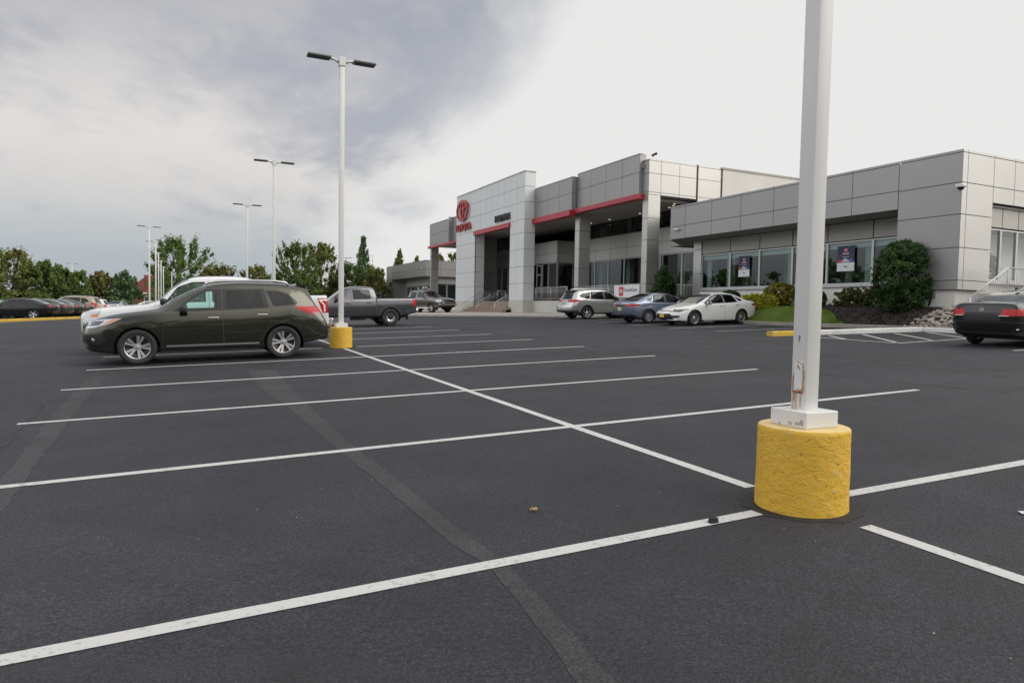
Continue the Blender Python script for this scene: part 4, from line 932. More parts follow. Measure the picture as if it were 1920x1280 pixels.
def build_trees():
    T = tree
    T('large olive tree at the left edge, its top tinged with brown', -21.9, 94.4, 7.2, 7.2, LG[1], 1, 'oval')
    T('green tree right of the large olive one at the left edge', -18.4, 93.4, 6.0, 4.5, LG[0], 2, 'oval')
    T('narrow dark green tree left of the lone white lamp post', -16.9, 95, 5.4, 3.3, LG[0], 4, 'oval')
    T('bright green tree just left of the lone white lamp post', -14.9, 91.2, 4.9, 3.3, LG[0], 5, 'round')
    T('autumn tinted tree right of the lone white lamp post', -13.0, 92.4, 4.9, 3.5, LG[2], 6, 'round')
    T('blue green pointed tree left of the brick building', -10.4, 91.2, 5.0, 3.5, LG[4], 7, 'oval')
    T('biggest round tree with sky showing through, behind the row of lamp posts', -4.6, 181, 16.6, 18.5, LG[0], 8, 'round', 9000, .46, .06, ncl=210, cr=1.35)
    T('low olive tree beyond the SUV roof, left of a lamp post', 1.4, 116, 7.0, 7.0, LG[2], 9, 'round', 2500, .4)
    T('low olive tree beyond the SUV roof, right of a lamp post', 6.6, 114, 7.0, 6.5, LG[1], 10, 'round', 2500, .4)
    T('broad green tree left of the lamp post on the yellow base', 9.4, 89, 8.6, 6.8, LG[0], 11, 'round', 8000, .26, .06, ncl=170)
    T('olive tree just behind the lamp post on the yellow base', 13.6, 95, 9.3, 6.2, LG[1], 12, 'round', 6500, .3, .06)
    T('dark low tree between the lamp post on the yellow base and the pointed tree', 17.0, 93, 6.4, 5.6, LG[3], 13, 'round', 6000, .3, .03)
    T('tall pointed tree with two leaders beyond the grey pickup', 20.0, 97.5, 10.6, 5.6, LG[4], 14, 'cone', 6500, .28, .05)
    T('yellow green tree at the foot of the tall pointed tree', 20.2, 91.5, 6.0, 4.4, LG[1], 15, 'round', 5000, .3, .03)
    T('small dark tree against the end of the far grey wing', 24.2, 108, 6.6, 5.4, LG[3], 16, 'oval', 4500, .3, .03)
    T('bright pointed tree rising behind the far grey wing', 33.2, 124, 11.3, 6.8, LG[1], 17, 'cone', 4500, .36, .05)
    T('second pointed tree rising behind the far grey wing', 36.0, 122, 9.9, 5.0, LG[1], 18, 'cone', 3500, .36, .05)
    T('tree top showing under the left canopy, left one', 36.4, 111, 10.1, 4.6, LG[1], 19, 'oval', 3000, .34)
    T('tree top showing under the left canopy, right one', 39.2, 110, 10.0, 4.8, LG[1], 20, 'oval', 3000, .34)
    # hedge-like mass that closes the view under the tree line
    rng = np.random.default_rng(50); cen = []; rd = []
    for k in range(230):
        x = rng.uniform(8, 26); cen.append((x, 99+rng.uniform(-2, 2), ground(x, 99)+rng.uniform(.2, 3.6))); rd.append(rng.uniform(.7, 1.3))
    o = leaf_obj('woodland_edge', leaf_cloud(rng, cen, rd, 9000, .3), LG[3]); tag(o, 'dark mass of undergrowth beneath the trees behind the grey pickup', 'undergrowth', kind='stuff')
    cen = []; rd = []
    for k in range(360):
        x = rng.uniform(-75, 8); cen.append((x, 230+rng.uniform(-6, 6), ground(x, 140)+rng.uniform(.2, 2.6))); rd.append(rng.uniform(1.0, 1.9))
    o = leaf_obj('distant_trees', leaf_cloud(rng, cen, rd, 8000, .5), LG[4]); tag(o, 'far low band of trees along the horizon at left', 'trees', kind='stuff')
    cen = []; rd = []
    for k in range(420):      # woods behind the camera and to the left, seen only as reflections in glass and paint
        x = 0; y = rng.uniform(15, 178); hh = 9+3.5*math.sin(y*.21)+2*math.sin(y*.53+1); cen.append((-75+rng.uniform(-5, 5), y, rng.uniform(.5, hh))); rd.append(rng.uniform(1.5, 2.6))
    o = leaf_obj('unseen_trees', leaf_cloud(rng, cen, rd, 20000, .8), LG[0]); tag(o, 'long belt of trees across the road from the showroom', 'trees', kind='stuff')
    cen = []; rd = []
    for k in range(420):  # unseen belt added behind the camera so car sides reflect dark trees
        x = rng.uniform(-70, 70); cen.append((x, -62+rng.uniform(-4, 4), rng.uniform(.3, 12.5))); rd.append(rng.uniform(1.4, 2.6))
    o = leaf_obj('unseen_trees', leaf_cloud(rng, cen, rd, 13000, .8), LG[0]); tag(o, 'unseen belt of trees added behind the camera for dark reflections', 'trees', kind='stuff')
    # small things among them
    t = thing('shrub', 'low rounded green bush between the dark sedan and the timber post', 'shrub', (-22.3, 88, ground(-22.3, 88))); rng = np.random.default_rng(9)
    cen = [(rng.uniform(-1.0, 1.0), rng.uniform(-.6, .6), rng.uniform(.3, 1.5)) for _ in range(26)]; leaf_obj('foliage', leaf_cloud(rng, cen, [.5]*26, 1600, .16), leaf_mat('leaf_lime', (.06, .12, .02), (.13, .20, .04)), t)
    # brick building left of the big tree
    b = thing('brick_building', 'low red brick building with a white band and a gable behind the lamp posts', 'building', (-10.6, 198, .1)); b.scale = (1.62, 1.62, 1.62)
    mb = MB(); mb.box((-2.9, 0, 0), (6, 8, 3.1), BRICK); mb.box((-1.7, 2, 3.1), (1.4, 5, 5.4), BRICK); mb.prism([(-4.6, 2.4), (-1.7, 4.9), (-1.7, 2.4)], 1, 5, BRICK, lambda a, c, h: (a, h, c)); mb.obj('wall', parent=b)
    mb = MB(); mb.box((-3.0, -.12, 2.3), (6.1, -.002, 2.55), WHITEP); mb.box((-1.8, 1.95, 5.4), (1.5, 5.05, 5.52), WHITEP); mb.obj('white_band', parent=b)
    for x in (-1.6, .6, 2.8):
        mb = MB(); mb.box((x, -.05, .7), (x+1.1, -.003, 2.0), WHITEP); w = mb.obj('window', parent=b); mb = MB(); mb.box((x+.1, -.08, .8), (x+1.0, -.05, 1.9), INT_D); mb.obj('pane', parent=w)
build_trees()
def shrub(name, label, x, y, z, rx, ry, h, m, seed, n, ls, kind='ball', stem=True):
    rng = np.random.default_rng(seed); t = thing(name, label, 'shrub', (x, y, z)); cen = []; rd = []
    k = 190 if kind in ('cone', 'spiky') else 420
    for i in range(k):
        a = rng.uniform(0, 6.283); u = rng.uniform(0, 1)
        if kind == 'ball': zf = u; env = (1-abs(2*zf-.96)**3.0)**.5 if abs(2*zf-.96) < 1 else .2; rr = ((.70+.22*rng.uniform()**.5) if i % 4 else .65*rng.uniform()**.5)*env*(1+.03*math.sin(3*a+5*zf+seed))
        elif kind == 'cone': zf = u**1.4; rr = (1-zf)**.6*math.sqrt(rng.uniform(.1, 1))*(.75+.3*math.sin(3*a+zf*7))
        elif kind == 'spiky': zf = u; rr = math.sqrt(rng.uniform())*(1-.5*zf)
        else: zf = u*(1-.25*rng.uniform()); rr = math.sqrt(rng.uniform(.05, 1))*(1-zf**3*.45)*(.92+.1*math.sin(4*a+seed))
        cen.append((math.cos(a)*rr*rx, math.sin(a)*rr*ry, h*(.06+.88*zf))); rd.append(min(rx, ry, h)*(rng.uniform(.16, .26)*(1.1-.6*zf) if kind == 'cone' else rng.uniform(.09, .17)))
    leaf_obj('foliage', leaf_cloud(rng, cen, rd, n, ls), m, t)
    mb = MB()
    for i in range(5): c = cen[i*7]; mb.tube([(rng.normal(0, .05), rng.normal(0, .05), -.1), (c[0]*.4, c[1]*.4, c[2]*.5), c], [.03, .022, .008], BARK, 6)
    mb.obj('stems', parent=t); return t
def build_shrubs():
    LB = leaf_mat('leaf_holly', (.034, .075, .020), (.075, .135, .035), (.14, .20, .07), .42)
    LY = leaf_mat('leaf_yellow', (.30, .34, .03), (.50, .48, .045), (.58, .54, .09))
    LO = leaf_mat('leaf_gold_green', (.16, .18, .025), (.30, .27, .035), (.40, .28, .05))
    LH = leaf_mat('leaf_hedge', (.06, .09, .028), (.12, .15, .045), (.18, .10, .06))
    LD = leaf_mat('leaf_evergreen', (.032, .075, .022), (.07, .14, .04))
    LS = leaf_mat('leaf_yucca', (.04, .075, .035), (.10, .15, .085))
    shrub('round_bush', 'big round dark green bush at the corner of the wing', 20.75, 13.72, 1.42, 1.05, 1.05, 2.92, LB, 1, 60000, .046)
    shrub('spreading_shrub', 'low bright yellow spreading shrub behind the white sedan', 20.85, 21.1, 1.55, .62, 1.35, .85, LY, 2, 9000, .055, 'low')
    shrub('rounded_shrub', 'olive gold rounded shrub above the bright yellow one', 21.75, 20.55, 1.75, .65, .85, 1.18, LO, 3, 8000, .055, 'ball')
    shrub('rounded_shrub', 'small dark shrub half behind the near lamp post', 21.3, 18.3, 1.65, .55, .7, .92, LB, 4, 5000, .05, 'ball')
    shrub('low_hedge', 'low mixed hedge of green and bronze below the poster window', 21.85, 16.1, 1.68, .6, 1.75, .95, LH, 5, 13000, .05, 'low')
    shrub('rounded_shrub', 'small dark green shrub behind the roof of the white sedan', 21.5, 23.6, 1.7, .5, .65, .9, LB, 6, 4500, .05, 'ball')
    shrub('evergreen_shrub', 'dark conical evergreen shrub between the grey column and the wing', 21.4, 28.95, 1.5, 1.05, 1.35, 2.75, LD, 7, 24000, .06, 'cone')
    shrub('low_hedge', 'low dark planting behind the roofs of the blue and white sedans', 21.6, 25.7, 1.6, .6, 1.6, .8, LH, 8, 7000, .05, 'low')
    t = thing('spiky_plant', 'clump of grey green spiky leaves right of the conical evergreen', 'plant', (20.9, 27.6, 1.5)); rng = np.random.default_rng(12); mb = MB()
    for k in range(260):
        a = rng.uniform(0, 6.283); e = rng.uniform(.25, 1.4); L = rng.uniform(.5, .95); b = Vector((rng.normal(0, .25), rng.normal(0, .55), .1)); d = Vector((math.cos(a)*math.cos(e), math.sin(a)*math.cos(e), math.sin(e)))*L; s = Vector((-math.sin(a), math.cos(a), 0))*.022
        mb.faces([b-s, b+s, b+d*.6+s*.7, b+d+Vector((0, 0, -.06)), b+d*.6-s*.7], [(0, 1, 2, 3, 4)])
    mb.obj('leaves', LS, t, recalc=False)
build_shrubs()
# ------------------------------------------------------------------ vehicles
def pchip(pts):
    """monotone cubic through (x, y) points"""
    xs = np.array([p[0] for p in pts], float); ys = np.array([p[1] for p in pts], float); h = np.diff(xs); d = np.diff(ys)/h; m = np.zeros(len(xs)); m[0], m[-1] = d[0], d[-1]
    for i in range(1, len(xs)-1):
        if d[i-1]*d[i] > 0: w1 = 2*h[i]+h[i-1]; w2 = h[i]+2*h[i-1]; m[i] = (w1+w2)/(w1/d[i-1]+w2/d[i])
    def f(x):
        x = min(max(x, xs[0]), xs[-1]); i = min(int(np.searchsorted(xs, x, 'right'))-1, len(xs)-2); t = (x-xs[i])/h[i]
        return float((1+2*t)*(1-t)**2*ys[i]+t*(1-t)**2*h[i]*m[i]+t*t*(3-2*t)*ys[i+1]+t*t*(t-1)*h[i]*m[i+1])
    return f
def paint(name, col, metal=.35, rough=.28, noise=None):
    return mat(name, col, rough, metal, .5 if metal > .5 else .12, 1.0, back=(.02, .02, .02), noise=noise)
SIDE_T = [(0, .935), (.06, .962), (.16, .978), (.34, .990), (.50, .999), (.62, 1.0), (.74, .993), (.86, .982), (.94, .965), (1, .94)]
class Car:
    """a one-sheet body lofted along its length, with doors, panes and lamps cut out of the sheet as parts"""
    def __init__(s, sp):
        s.sp = sp; L = s.L = sp['L']; s.hw = sp['W']/2
        F = {k: pchip(sp[k]) for k in ('top', 'sh', 'bot', 'hw', 'yr')}
        xf, xr = pchip(sp['xf']), pchip(sp['xr']); fo = sp.get('falloff', (.7, 1.1))
        n = sp.get('n', 96); ds = sorted(set([L*i/n for i in range(n+1)]+sp.get('extra', [])))
        side = pchip(SIDE_T); ts = [0, .04, .09, .16, .25, .34, .43, .52, .6, .68, .76, .83, .89, .94, .975, 1]; NU = 16
        rows = []
        for d in ds:
            zb, zs, zt, hw, yr = F['bot'](d), F['sh'](d), F['top'](d), F['hw'](d)*s.hw, F['yr'](d); zt = max(zt, zs+.012); r = []
            for t in ts: r.append((hw*side(t), zb+(zs-zb)*t))
            A = Vector((hw*.94, zs)); drop = min(.06, (zt-zs)*.35); Bp = Vector((hw*yr, zt-drop)); C0 = Vector((hw*yr*.78, zt-drop*.18)); B0 = A.lerp(Bp, .90)
            for k in range(1, NU+1):
                u = k/NU
                if u <= .5: w = u/.5; p = A.lerp(B0, w); p = p+Vector((.016*math.sin(math.pi*w)*min(1, (zt-zs)*3), 0))
                elif u <= .72: w = (u-.5)/.22; p = B0*(1-w)**2+Bp*2*w*(1-w)+C0*w*w
                else: w = (u-.72)/.28; y = C0.x*(1-w); p = Vector((y, zt-drop*.18*(y/C0.x)**2 if C0.x > 0 else zt))
                r.append((max(p.x, 0) if k < NU else 0, p.y))
            rows.append(r)
        def fx(d, z):
            a = max(0, 1-d/fo[0]); b = max(0, 1-(L-d)/fo[1]); return d+xf(z)*a**1.0-xr(z)*b
        s.fx = fx
        bm = s.bm = bmesh.new(); s.lay = bm.faces.layers.int.new('pid'); NR = len(rows[0]); G = []
        for d, r in zip(ds, rows):
            l = [bm.verts.new((L/2-fx(d, z), y, z)) for y, z in r]; rr = [bm.verts.new((L/2-fx(d, z), -y, z)) for y, z in r[:-1]]+[l[-1]]; G.append((l, rr))
        for i in range(len(ds)-1):
            for j in range(NR-1):
                for sd, (a, b) in enumerate(((G[i][0], G[i+1][0]), (G[i][1], G[i+1][1]))):
                    q = [a[j], b[j], b[j+1], a[j+1]]
                    if sd: q.reverse()
                    q = list(dict.fromkeys(q)); bm.faces.new(q) if len(q) > 2 else None
        for end, (l, rr) in ((0, G[0]), (1, G[-1])):
            K = 10; bulge = sp['bulge'][end]; cols = []; r = rows[0 if end == 0 else -1]; d0 = 0 if end == 0 else L
            for j in range(NR-1):
                y0, z = r[j]; line = [l[j]]
                for k in range(1, K):
                    y = y0*(1-2*k/K); q = bulge*(1-(y/max(y0, .05))**2)*(y0/r[7][0]); x = L/2-fx(d0, z); line.append(bm.verts.new((x+q if end == 0 else x-q, y, z)))
                line.append(rr[j]); cols.append(line)
            for j in range(NR-2):
                for k in range(K):
                    q = [cols[j][k], cols[j][k+1], cols[j+1][k+1], cols[j+1][k]]
                    if end == 0: q.reverse()
                    bm.faces.new(q[::-1])
            for k in range(K):
                q = [cols[NR-2][k], cols[NR-2][k+1], l[-1]]; bm.faces.new(q if end == 1 else q[::-1])
        bmesh.ops.recalc_face_normals(bm, faces=bm.faces)
        s.parts = {}; s.np = 0
    def X(s, d): return s.L/2-d
    def carve(s, poly, ax='side', cond=None, name=None, m=None, parent=0, delete=False, sub=None):
        """cut the convex polygon out of the sheet; 'side' polygons are (d, z), 'end' (y, z), 'plan' (d, y)"""
        bm = s.bm; ia, ib = {'side': (0, 2), 'end': (1, 2), 'plan': (0, 1)}[ax]
        P = [Vector((s.X(a), b)) if ax != 'end' else Vector((a, b)) for a, b in poly]
        area = sum(P[i].x*P[(i+1) % len(P)].y-P[(i+1) % len(P)].x*P[i].y for i in range(len(P)))
        if area < 0: P.reverse()
        ymin = .38*s.hw
        cond0 = cond or ((lambda c, n: abs(c.y) > ymin) if ax == 'side' else (lambda c, n: True))
        lo = (min(p.x for p in P)-.02, min(p.y for p in P)-.02); hi = (max(p.x for p in P)+.02, max(p.y for p in P)+.02)
        def cand():
            out = []
            for f in bm.faces:
                c = f.calc_center_median()
                if not cond0(c, f.normal): continue
                a = [v.co[ia] for v in f.verts]; b = [v.co[ib] for v in f.verts]
                if max(a) < lo[0] or min(a) > hi[0] or max(b) < lo[1] or min(b) > hi[1]: continue
                out.append(f)
            return out
        for i in range(len(P)):
            p, q = P[i], P[(i+1) % len(P)]; t = q-p
            if t.length < 1e-5: continue
            nn = Vector((t.y, -t.x)).normalized(); no = Vector((0, 0, 0)); no[ia] = nn.x; no[ib] = nn.y; co = Vector((0, 0, 0)); co[ia] = p.x; co[ib] = p.y
            fs = cand(); geom = list({e for f in fs for e in f.edges})+list({v for f in fs for v in f.verts})+fs
            bmesh.ops.bisect_plane(bm, geom=geom, plane_co=co, plane_no=no, dist=1e-5)
        ins = []
        for f in cand():
            c = f.calc_center_median(); c2 = Vector((c[ia], c[ib]))
            if all((P[(i+1) % len(P)]-P[i]).cross(c2-P[i]) > -1e-7 for i in range(len(P))): ins.append(f)
        if delete: bmesh.ops.delete(bm, geom=ins, context='FACES'); return None
        s.np += 1; k = s.np; s.parts[k] = (name, m, parent, ax)
        for f in ins: f[s.lay] = k
        return k
    def finish(s, root, body_m, off=None):
        bm = s.bm; bm.normal_update(); groups = {}
        for f in bm.faces:
            k = f[s.lay]; sd = 0
            if k and s.parts[k][3] == 'side': sd = 1 if f.calc_center_median().y > 0 else -1
            groups.setdefault((k, sd), []).append(f)
        objs = {}
        def build(name, fs, m, par):
            vm = {}; vs = []; ff = []; ns = []
            for f in fs:
                ids = []
                for v in f.verts:
                    if v not in vm: vm[v] = len(vs); vs.append(v.co.copy()); ns.append(v.normal.copy())
                    ids.append(vm[v])
                ff.append(ids)
            me = bpy.data.meshes.new(name); me.from_pydata(vs, [], ff); me.materials.append(m)
            for p in me.polygons: p.use_smooth = True
            me.normals_split_custom_set_from_vertices([tuple(n) for n in ns])
            o = bpy.data.objects.new(name, me); COL.objects.link(o); o.parent = par; return o
        if (0, 0) in groups: objs[(0, 0)] = build('body', groups[(0, 0)], body_m, root)
        for (k, sd), fs in sorted(groups.items()):
            if k == 0: continue
            name, m, parent, ax = s.parts[k]; par = root
            if parent: par = objs.get((parent, sd)) or objs.get((parent, 0)) or root
            if m is None: m = body_m
            objs[(k, sd)] = build(name, fs, m, par)
        bm.free(); return objs
def arch(d, z, r, n=22): return [(d+r*math.cos(2*math.pi*i/n), z+r*math.sin(2*math.pi*i/n)) for i in range(n)]
def inset(poly, g):
    """shrink a convex polygon by g"""
    P = [Vector(p) for p in poly]; n = len(P)
    if sum(P[i].x*P[(i+1) % n].y-P[(i+1) % n].x*P[i].y for i in range(n)) < 0: P.reverse()
    out = []
    for i in range(n):
        a, b, c = P[i-1], P[i], P[(i+1) % n]; u = (b-a).normalized(); v = (c-b).normalized(); nu = Vector((-u.y, u.x)); nv = Vector((-v.y, v.x)); w = (nu+nv); k = w.dot(nu)
        out.append(tuple(b+w*(g/max(k, .3))))
    return out
def wheel_mesh(R, Wd, rr, style, face=ALU, back=ALU_D):
    """tyre with a rim as its sub-part; outer face towards +Y"""
    mb = MB(); h = Wd/2; tw = rr+.012
    prof = [(rr-.015, -h*.7), (tw, -h*.86), (rr+(R-rr)*.5, -h), (R-.03, -h*.93), (R-.008, -h*.74), (R, -h*.4), (R, 0), (R, h*.4), (R-.008, h*.74), (R-.03, h*.93), (rr+(R-rr)*.5, h), (tw, h*.86), (rr-.015, h*.7)]
    mb.lathe(prof, RUBBER, 44, 'Y'); t = mb.obj('wheel', sharp=40)
    mb = MB(); yo = h*.74
    mb.lathe([(rr-.005, -h*.6), (rr-.02, h*.1), (rr-.025, yo-.05), (rr-.022, yo-.015), (rr-.004, yo), (rr+.010, yo+.004), (rr+.016, yo-.012)], face, 44, 'Y')
    mb.lathe([(.001, yo-.13), (rr*.5, yo-.13), (rr*.62, yo-.11), (rr-.03, yo-.09)], back, 32, 'Y')
    def spoke(a0, w0, w1, r0, r1, y0, y1, m, th=.03):
        c, s = math.cos(a0), math.sin(a0); vs = []
        for (r, w, y) in ((r0, w0, y0), (r1, w1, y1)):
            for sg in (-1, 1):
                for dy in (0, -th): vs.append((c*r-s*w*sg*(1 if dy == 0 else 1.15), y+dy, s*r+c*w*sg*(1 if dy == 0 else 1.15)))
        mb.faces(vs, [(0, 2, 6, 4), (1, 5, 7, 3), (0, 4, 5, 1), (2, 3, 7, 6), (4, 6, 7, 5), (0, 1, 3, 2)], m)
    if style == 'pair5':
        for k in range(5):
            a = 2*math.pi*k/5+.31
            for sg in (-1, 1): spoke(a+sg*.20, .016, .030, .06, rr-.012, yo-.035, yo-.012, face)
            spoke(a, .012, .02, .07, rr-.05, yo-.07, yo-.06, back)
        mb.lathe([(.001, yo-.012), (.032, yo-.016), (.035, yo-.03), (.075, yo-.032), (.085, yo-.08)], ALU_S, 24, 'Y')
    elif style == 'trd':
        for k in range(6):
            a = 2*math.pi*k/6+.26; spoke(a, .042, .058, .08, rr-.02, yo-.045, yo-.012, back, .05)
            spoke(a-.20, .018, .024, .125, rr-.03, yo-.030, yo-.008, face); spoke(a+.20, .018, .024, .125, rr-.03, yo-.030, yo-.008, face)
        mb.lathe([(.001, yo-.01), (.05, yo-.014), (.06, yo-.03), (.11, yo-.035), (.125, yo-.09)], back, 24, 'Y')
    elif style == 'five':
        for k in range(5):
            a = 2*math.pi*k/5; spoke(a-.12, .018, .022, .05, rr-.012, yo-.03, yo-.01, face); spoke(a+.14, .020, .026, .05, rr-.012, yo-.03, yo-.01, face)
        mb.lathe([(.001, yo-.008), (.05, yo-.012), (.075, yo-.03), (.08, yo-.08)], face, 24, 'Y')
    elif style == 'cover':
        mb.lathe([(.05, yo-.02), (rr*.34, yo-.025), (rr*.34, yo-.06)], face, 28, 'Y')
        for k in range(9):
            a = 2*math.pi*k/9; spoke(a, .020, .040, .05, rr-.008, yo-.022, yo-.008, face)
        mb.lathe([(.001, yo-.004), (.05, yo-.010), (.06, yo-.03)], face, 24, 'Y')
    elif style == 'turbine':
        for k in range(10):
            a = 2*math.pi*k/10; spoke(a, .009, .016, .05, rr-.012, yo-.03, yo-.008, face); spoke(a+.12, .008, .026, .06, rr-.02, yo-.05, yo-.03, back)
        mb.lathe([(.001, yo-.012), (.04, yo-.016), (.07, yo-.03), (.08, yo-.08)], ALU_S, 24, 'Y')
    rim = mb.obj('rim', parent=t, sharp=35); return t
def add_car(sp, label, x, y, heading, group=None, name='car', cat='car', z=None):
    """heading: angle of the nose from +X"""
    root = thing(name, label, cat, group=group); c = Car(sp); hw = c.hw; L = c.L; R = sp['R']; fo = sp['fo']; wb = sp['wb']; pm = sp['paint']
    wd = (fo, fo+wb); ar = R+sp.get('arch_gap', .055)
    # wheel-arch flares first, then the openings
    if sp.get('flare'):
        for d in wd: c.carve(arch(d, R, ar+sp['flare']), name='wheel_arch_trim', m=sp.get('flare_m', BLACK), cond=lambda c_, n: abs(c_.y) > .5*hw and c_.z < R+ar+sp['flare']+.02)
    for d in wd: c.carve(arch(d, R-.01, ar), delete=True, cond=lambda c_, n: abs(c_.y) > .5*hw)
    if sp.get('sill'): c.carve([(wd[0]+ar-.1, 0), (wd[1]-ar+.1, 0), (wd[1]-ar+.1, sp['sill'][0]), (wd[0]+ar-.1, sp['sill'][0])], name='sill_trim', m=sp['sill'][1], cond=lambda c_, n: abs(c_.y) > .5*hw and c_.z < sp['sill'][0]+.03 and wd[0]+ar-.14 < L/2-c_.x < wd[1]-ar+.14)
    for args in sp.get('pre', []): c.carve(**args)
    for poly, wins in sp['doors']:
        c.carve(poly, name='door_gap', m=GAP); c_d = c.carve(inset(poly, .005), name='door', m=None)
        for wi in wins:
            fpoly, wpoly, gm = wi if len(wi) == 3 else (wi[0], inset(wi[0], .022), wi[1])
            c.carve(fpoly, name='window_frame', m=BLACK, parent=c_d); c.carve(wpoly, name='window', m=gm, parent=c_d)
    for wpoly, gm in sp.get('quarter', []):
        c.carve(wpoly, name='window_frame', m=BLACK); c.carve(inset(wpoly, .022), name='window', m=gm)
    for args in sp.get('cuts', []): c.carve(**args)
    objs = c.finish(root, pm)
    # floor, wheel housings, seats
    mb = MB(); zf = sp.get('floor', .30); w = hw*.80
    mb.box((c.X(L-.75), -w, zf-.06), (c.X(.55), w, zf), BLACK)
    for d in wd:
        for sg in (-1, 1):
            n = 14; vs = []
            for i in range(n+1):
                a = math.pi*i/n-.35*(1-2*i/n)
                for yy in (hw*.955, hw*.60): vs.append((c.X(d)+math.cos(a)*(ar+.012), sg*yy, R-.01+math.sin(a)*(ar+.012)))
            mb.faces(vs, [(2*i, 2*i+1, 2*i+3, 2*i+2) for i in range(n)], BLACK)
            vs = [(c.X(d), sg*hw*.6, R)]+[(c.X(d)+math.cos(math.pi*i/n-.35*(1-2*i/n))*(ar+.012), sg*hw*.6, R-.01+math.sin(math.pi*i/n-.35*(1-2*i/n))*(ar+.012)) for i in range(n+1)]
            mb.faces(vs, [(0, i, i+1) for i in range(1, n+1)], BLACK)
    mb.tube([(c.X(wd[1]), -hw*.7, R), (c.X(wd[1]), hw*.7, R)], .06, BLACK)
    mb.obj('underbody', parent=root, recalc=False)
    mb = MB(); si = sp['seats']
    mb.box((c.X(si[0]+.12), -hw*.80, si[3]-.30), (c.X(si[0]-.35), hw*.80, si[3]), CLOTH, bev=.05)
    for row in si[1]:
        for yy in (-.38, .38):
            mb.box((c.X(row+.50), yy-.25, zf+.05), (c.X(row), yy+.25, si[2]), CLOTH, bev=.05)
            Rb = Matrix.Translation((c.X(row+.52), yy, si[2]-.05)) @ Matrix.Rotation(rad(-14), 4, 'Y')
            mb.box((-.07, -.24, 0), (.07, .24, .58), CLOTH, rot=Rb, bev=.05); mb.box((-.06, -.13, .60), (.05, .13, .78), CLOTH, rot=Rb, bev=.04)
    px = c.X(si[1][0]-.28)
    if sp.get('wheel_in', True): mb.lathe([(.185, -.015), (.2, 0), (.185, .015), (.17, 0), (.185, -.015)], BLACK, 20, 'Z', (0, 0, 0)) if False else mb.tube([(px+.12*math.sin(a)*.5, .38+.19*math.cos(a), si[3]+.02+.19*math.sin(a)) for a in [2*math.pi*i/16 for i in range(17)]], .016, BLACK, 6)
    mb.obj('interior', parent=root)
    # wheels
    wm = wheel_mesh(R, sp['tw'], sp['rr'], sp['rim'], sp.get('rim_face', ALU), sp.get('rim_back', ALU_D)); first = True
    for d in wd:
        for sg in (1, -1):
            o = wm if first else copy_tree(wm); first = False
            o.parent = root; o.location = (c.X(d), sg*(hw*.985-sp['tw']/2-.01), R); o.rotation_euler = (0, rad(random.uniform(0, 70)), 0 if sg > 0 else math.pi)
    # mirrors, handles, extras
    md, mz, mm = sp['mirror']
    for sg in (-1, 1):
        mb = MB(); yb = sg*hw*.93
        mb.tube([(c.X(md), yb-sg*.06, mz-.05), (c.X(md+.02), yb+sg*.10, mz-.01)], [.035, .03], BLACK, 8)
        b2 = MB(); mb.box((c.X(md+.10), min(yb+sg*.06, yb+sg*.27), mz-.06), (c.X(md-.06), max(yb+sg*.06, yb+sg*.27), mz+.11), mm, bev=.045)
        b2.bm.free(); o = mb.obj('wing_mirror', parent=root, sharp=60)
    doors = [o for o in objs.values() if o.name.split('.')[0] == 'door']
    for (hd, hz, hm) in sp['handles']:
        for sg in (-1, 1):
            yb = sg*sp.get('handle_y', .985)*hw; mb = MB()
            mb.box((c.X(hd+.11), min(yb, yb+sg*.035), hz-.016), (c.X(hd-.10), max(yb, yb+sg*.035), hz+.018), hm, bev=.012)
            near = [o for o in doors if (sum(v.co.y for v in o.data.vertices) > 0) == (sg > 0)]
            near.sort(key=lambda o: abs(sum(v.co.x for v in o.data.vertices)/max(1, len(o.data.vertices))-c.X(hd)))
            mb.obj('door_handle', parent=near[0] if near else root)
    for fn in sp.get('extra_fn', []): fn(c, root, objs)
    # stand it on the sloping ground
    zc = ground(x, y) if z is None else z; e = .8
    gx = (ground(x+e, y)-ground(x-e, y))/(2*e); gy = (ground(x, y+e)-ground(x, y-e))/(2*e); nrm = Vector((-gx, -gy, 1)).normalized()
    fwd = Vector((math.cos(heading), math.sin(heading), 0)); fwd = (fwd-nrm*fwd.dot(nrm)).normalized(); left = nrm.cross(fwd)
    Mx = Matrix.Identity(4)
    for i in range(3): Mx[i][0], Mx[i][1], Mx[i][2], Mx[i][3] = fwd[i], left[i], nrm[i], (x, y, zc)[i]
    root.matrix_world = Mx; return root
def boxpart(name, a, b, m, bev=.01):
    def fn(c, root, objs): mb = MB(); mb.box((c.X(b[0]), a[1], a[2]), (c.X(a[0]), b[1], b[2]), m, bev=bev); mb.obj(name, parent=root)
    return fn
def front(c_, n): return c_.x > 0
def is_front(Lh, dep=.9): return lambda c_, n: c_.x > Lh-dep and abs(n.x) > .15
def is_rear(Lh, dep=1.0): return lambda c_, n: c_.x < -Lh+dep and n.x < -.15
def SC(pts, k, h): return [(a*k, b*h) for a, b in pts]
def capped(c_, lo, hi): return lo < c_ < hi
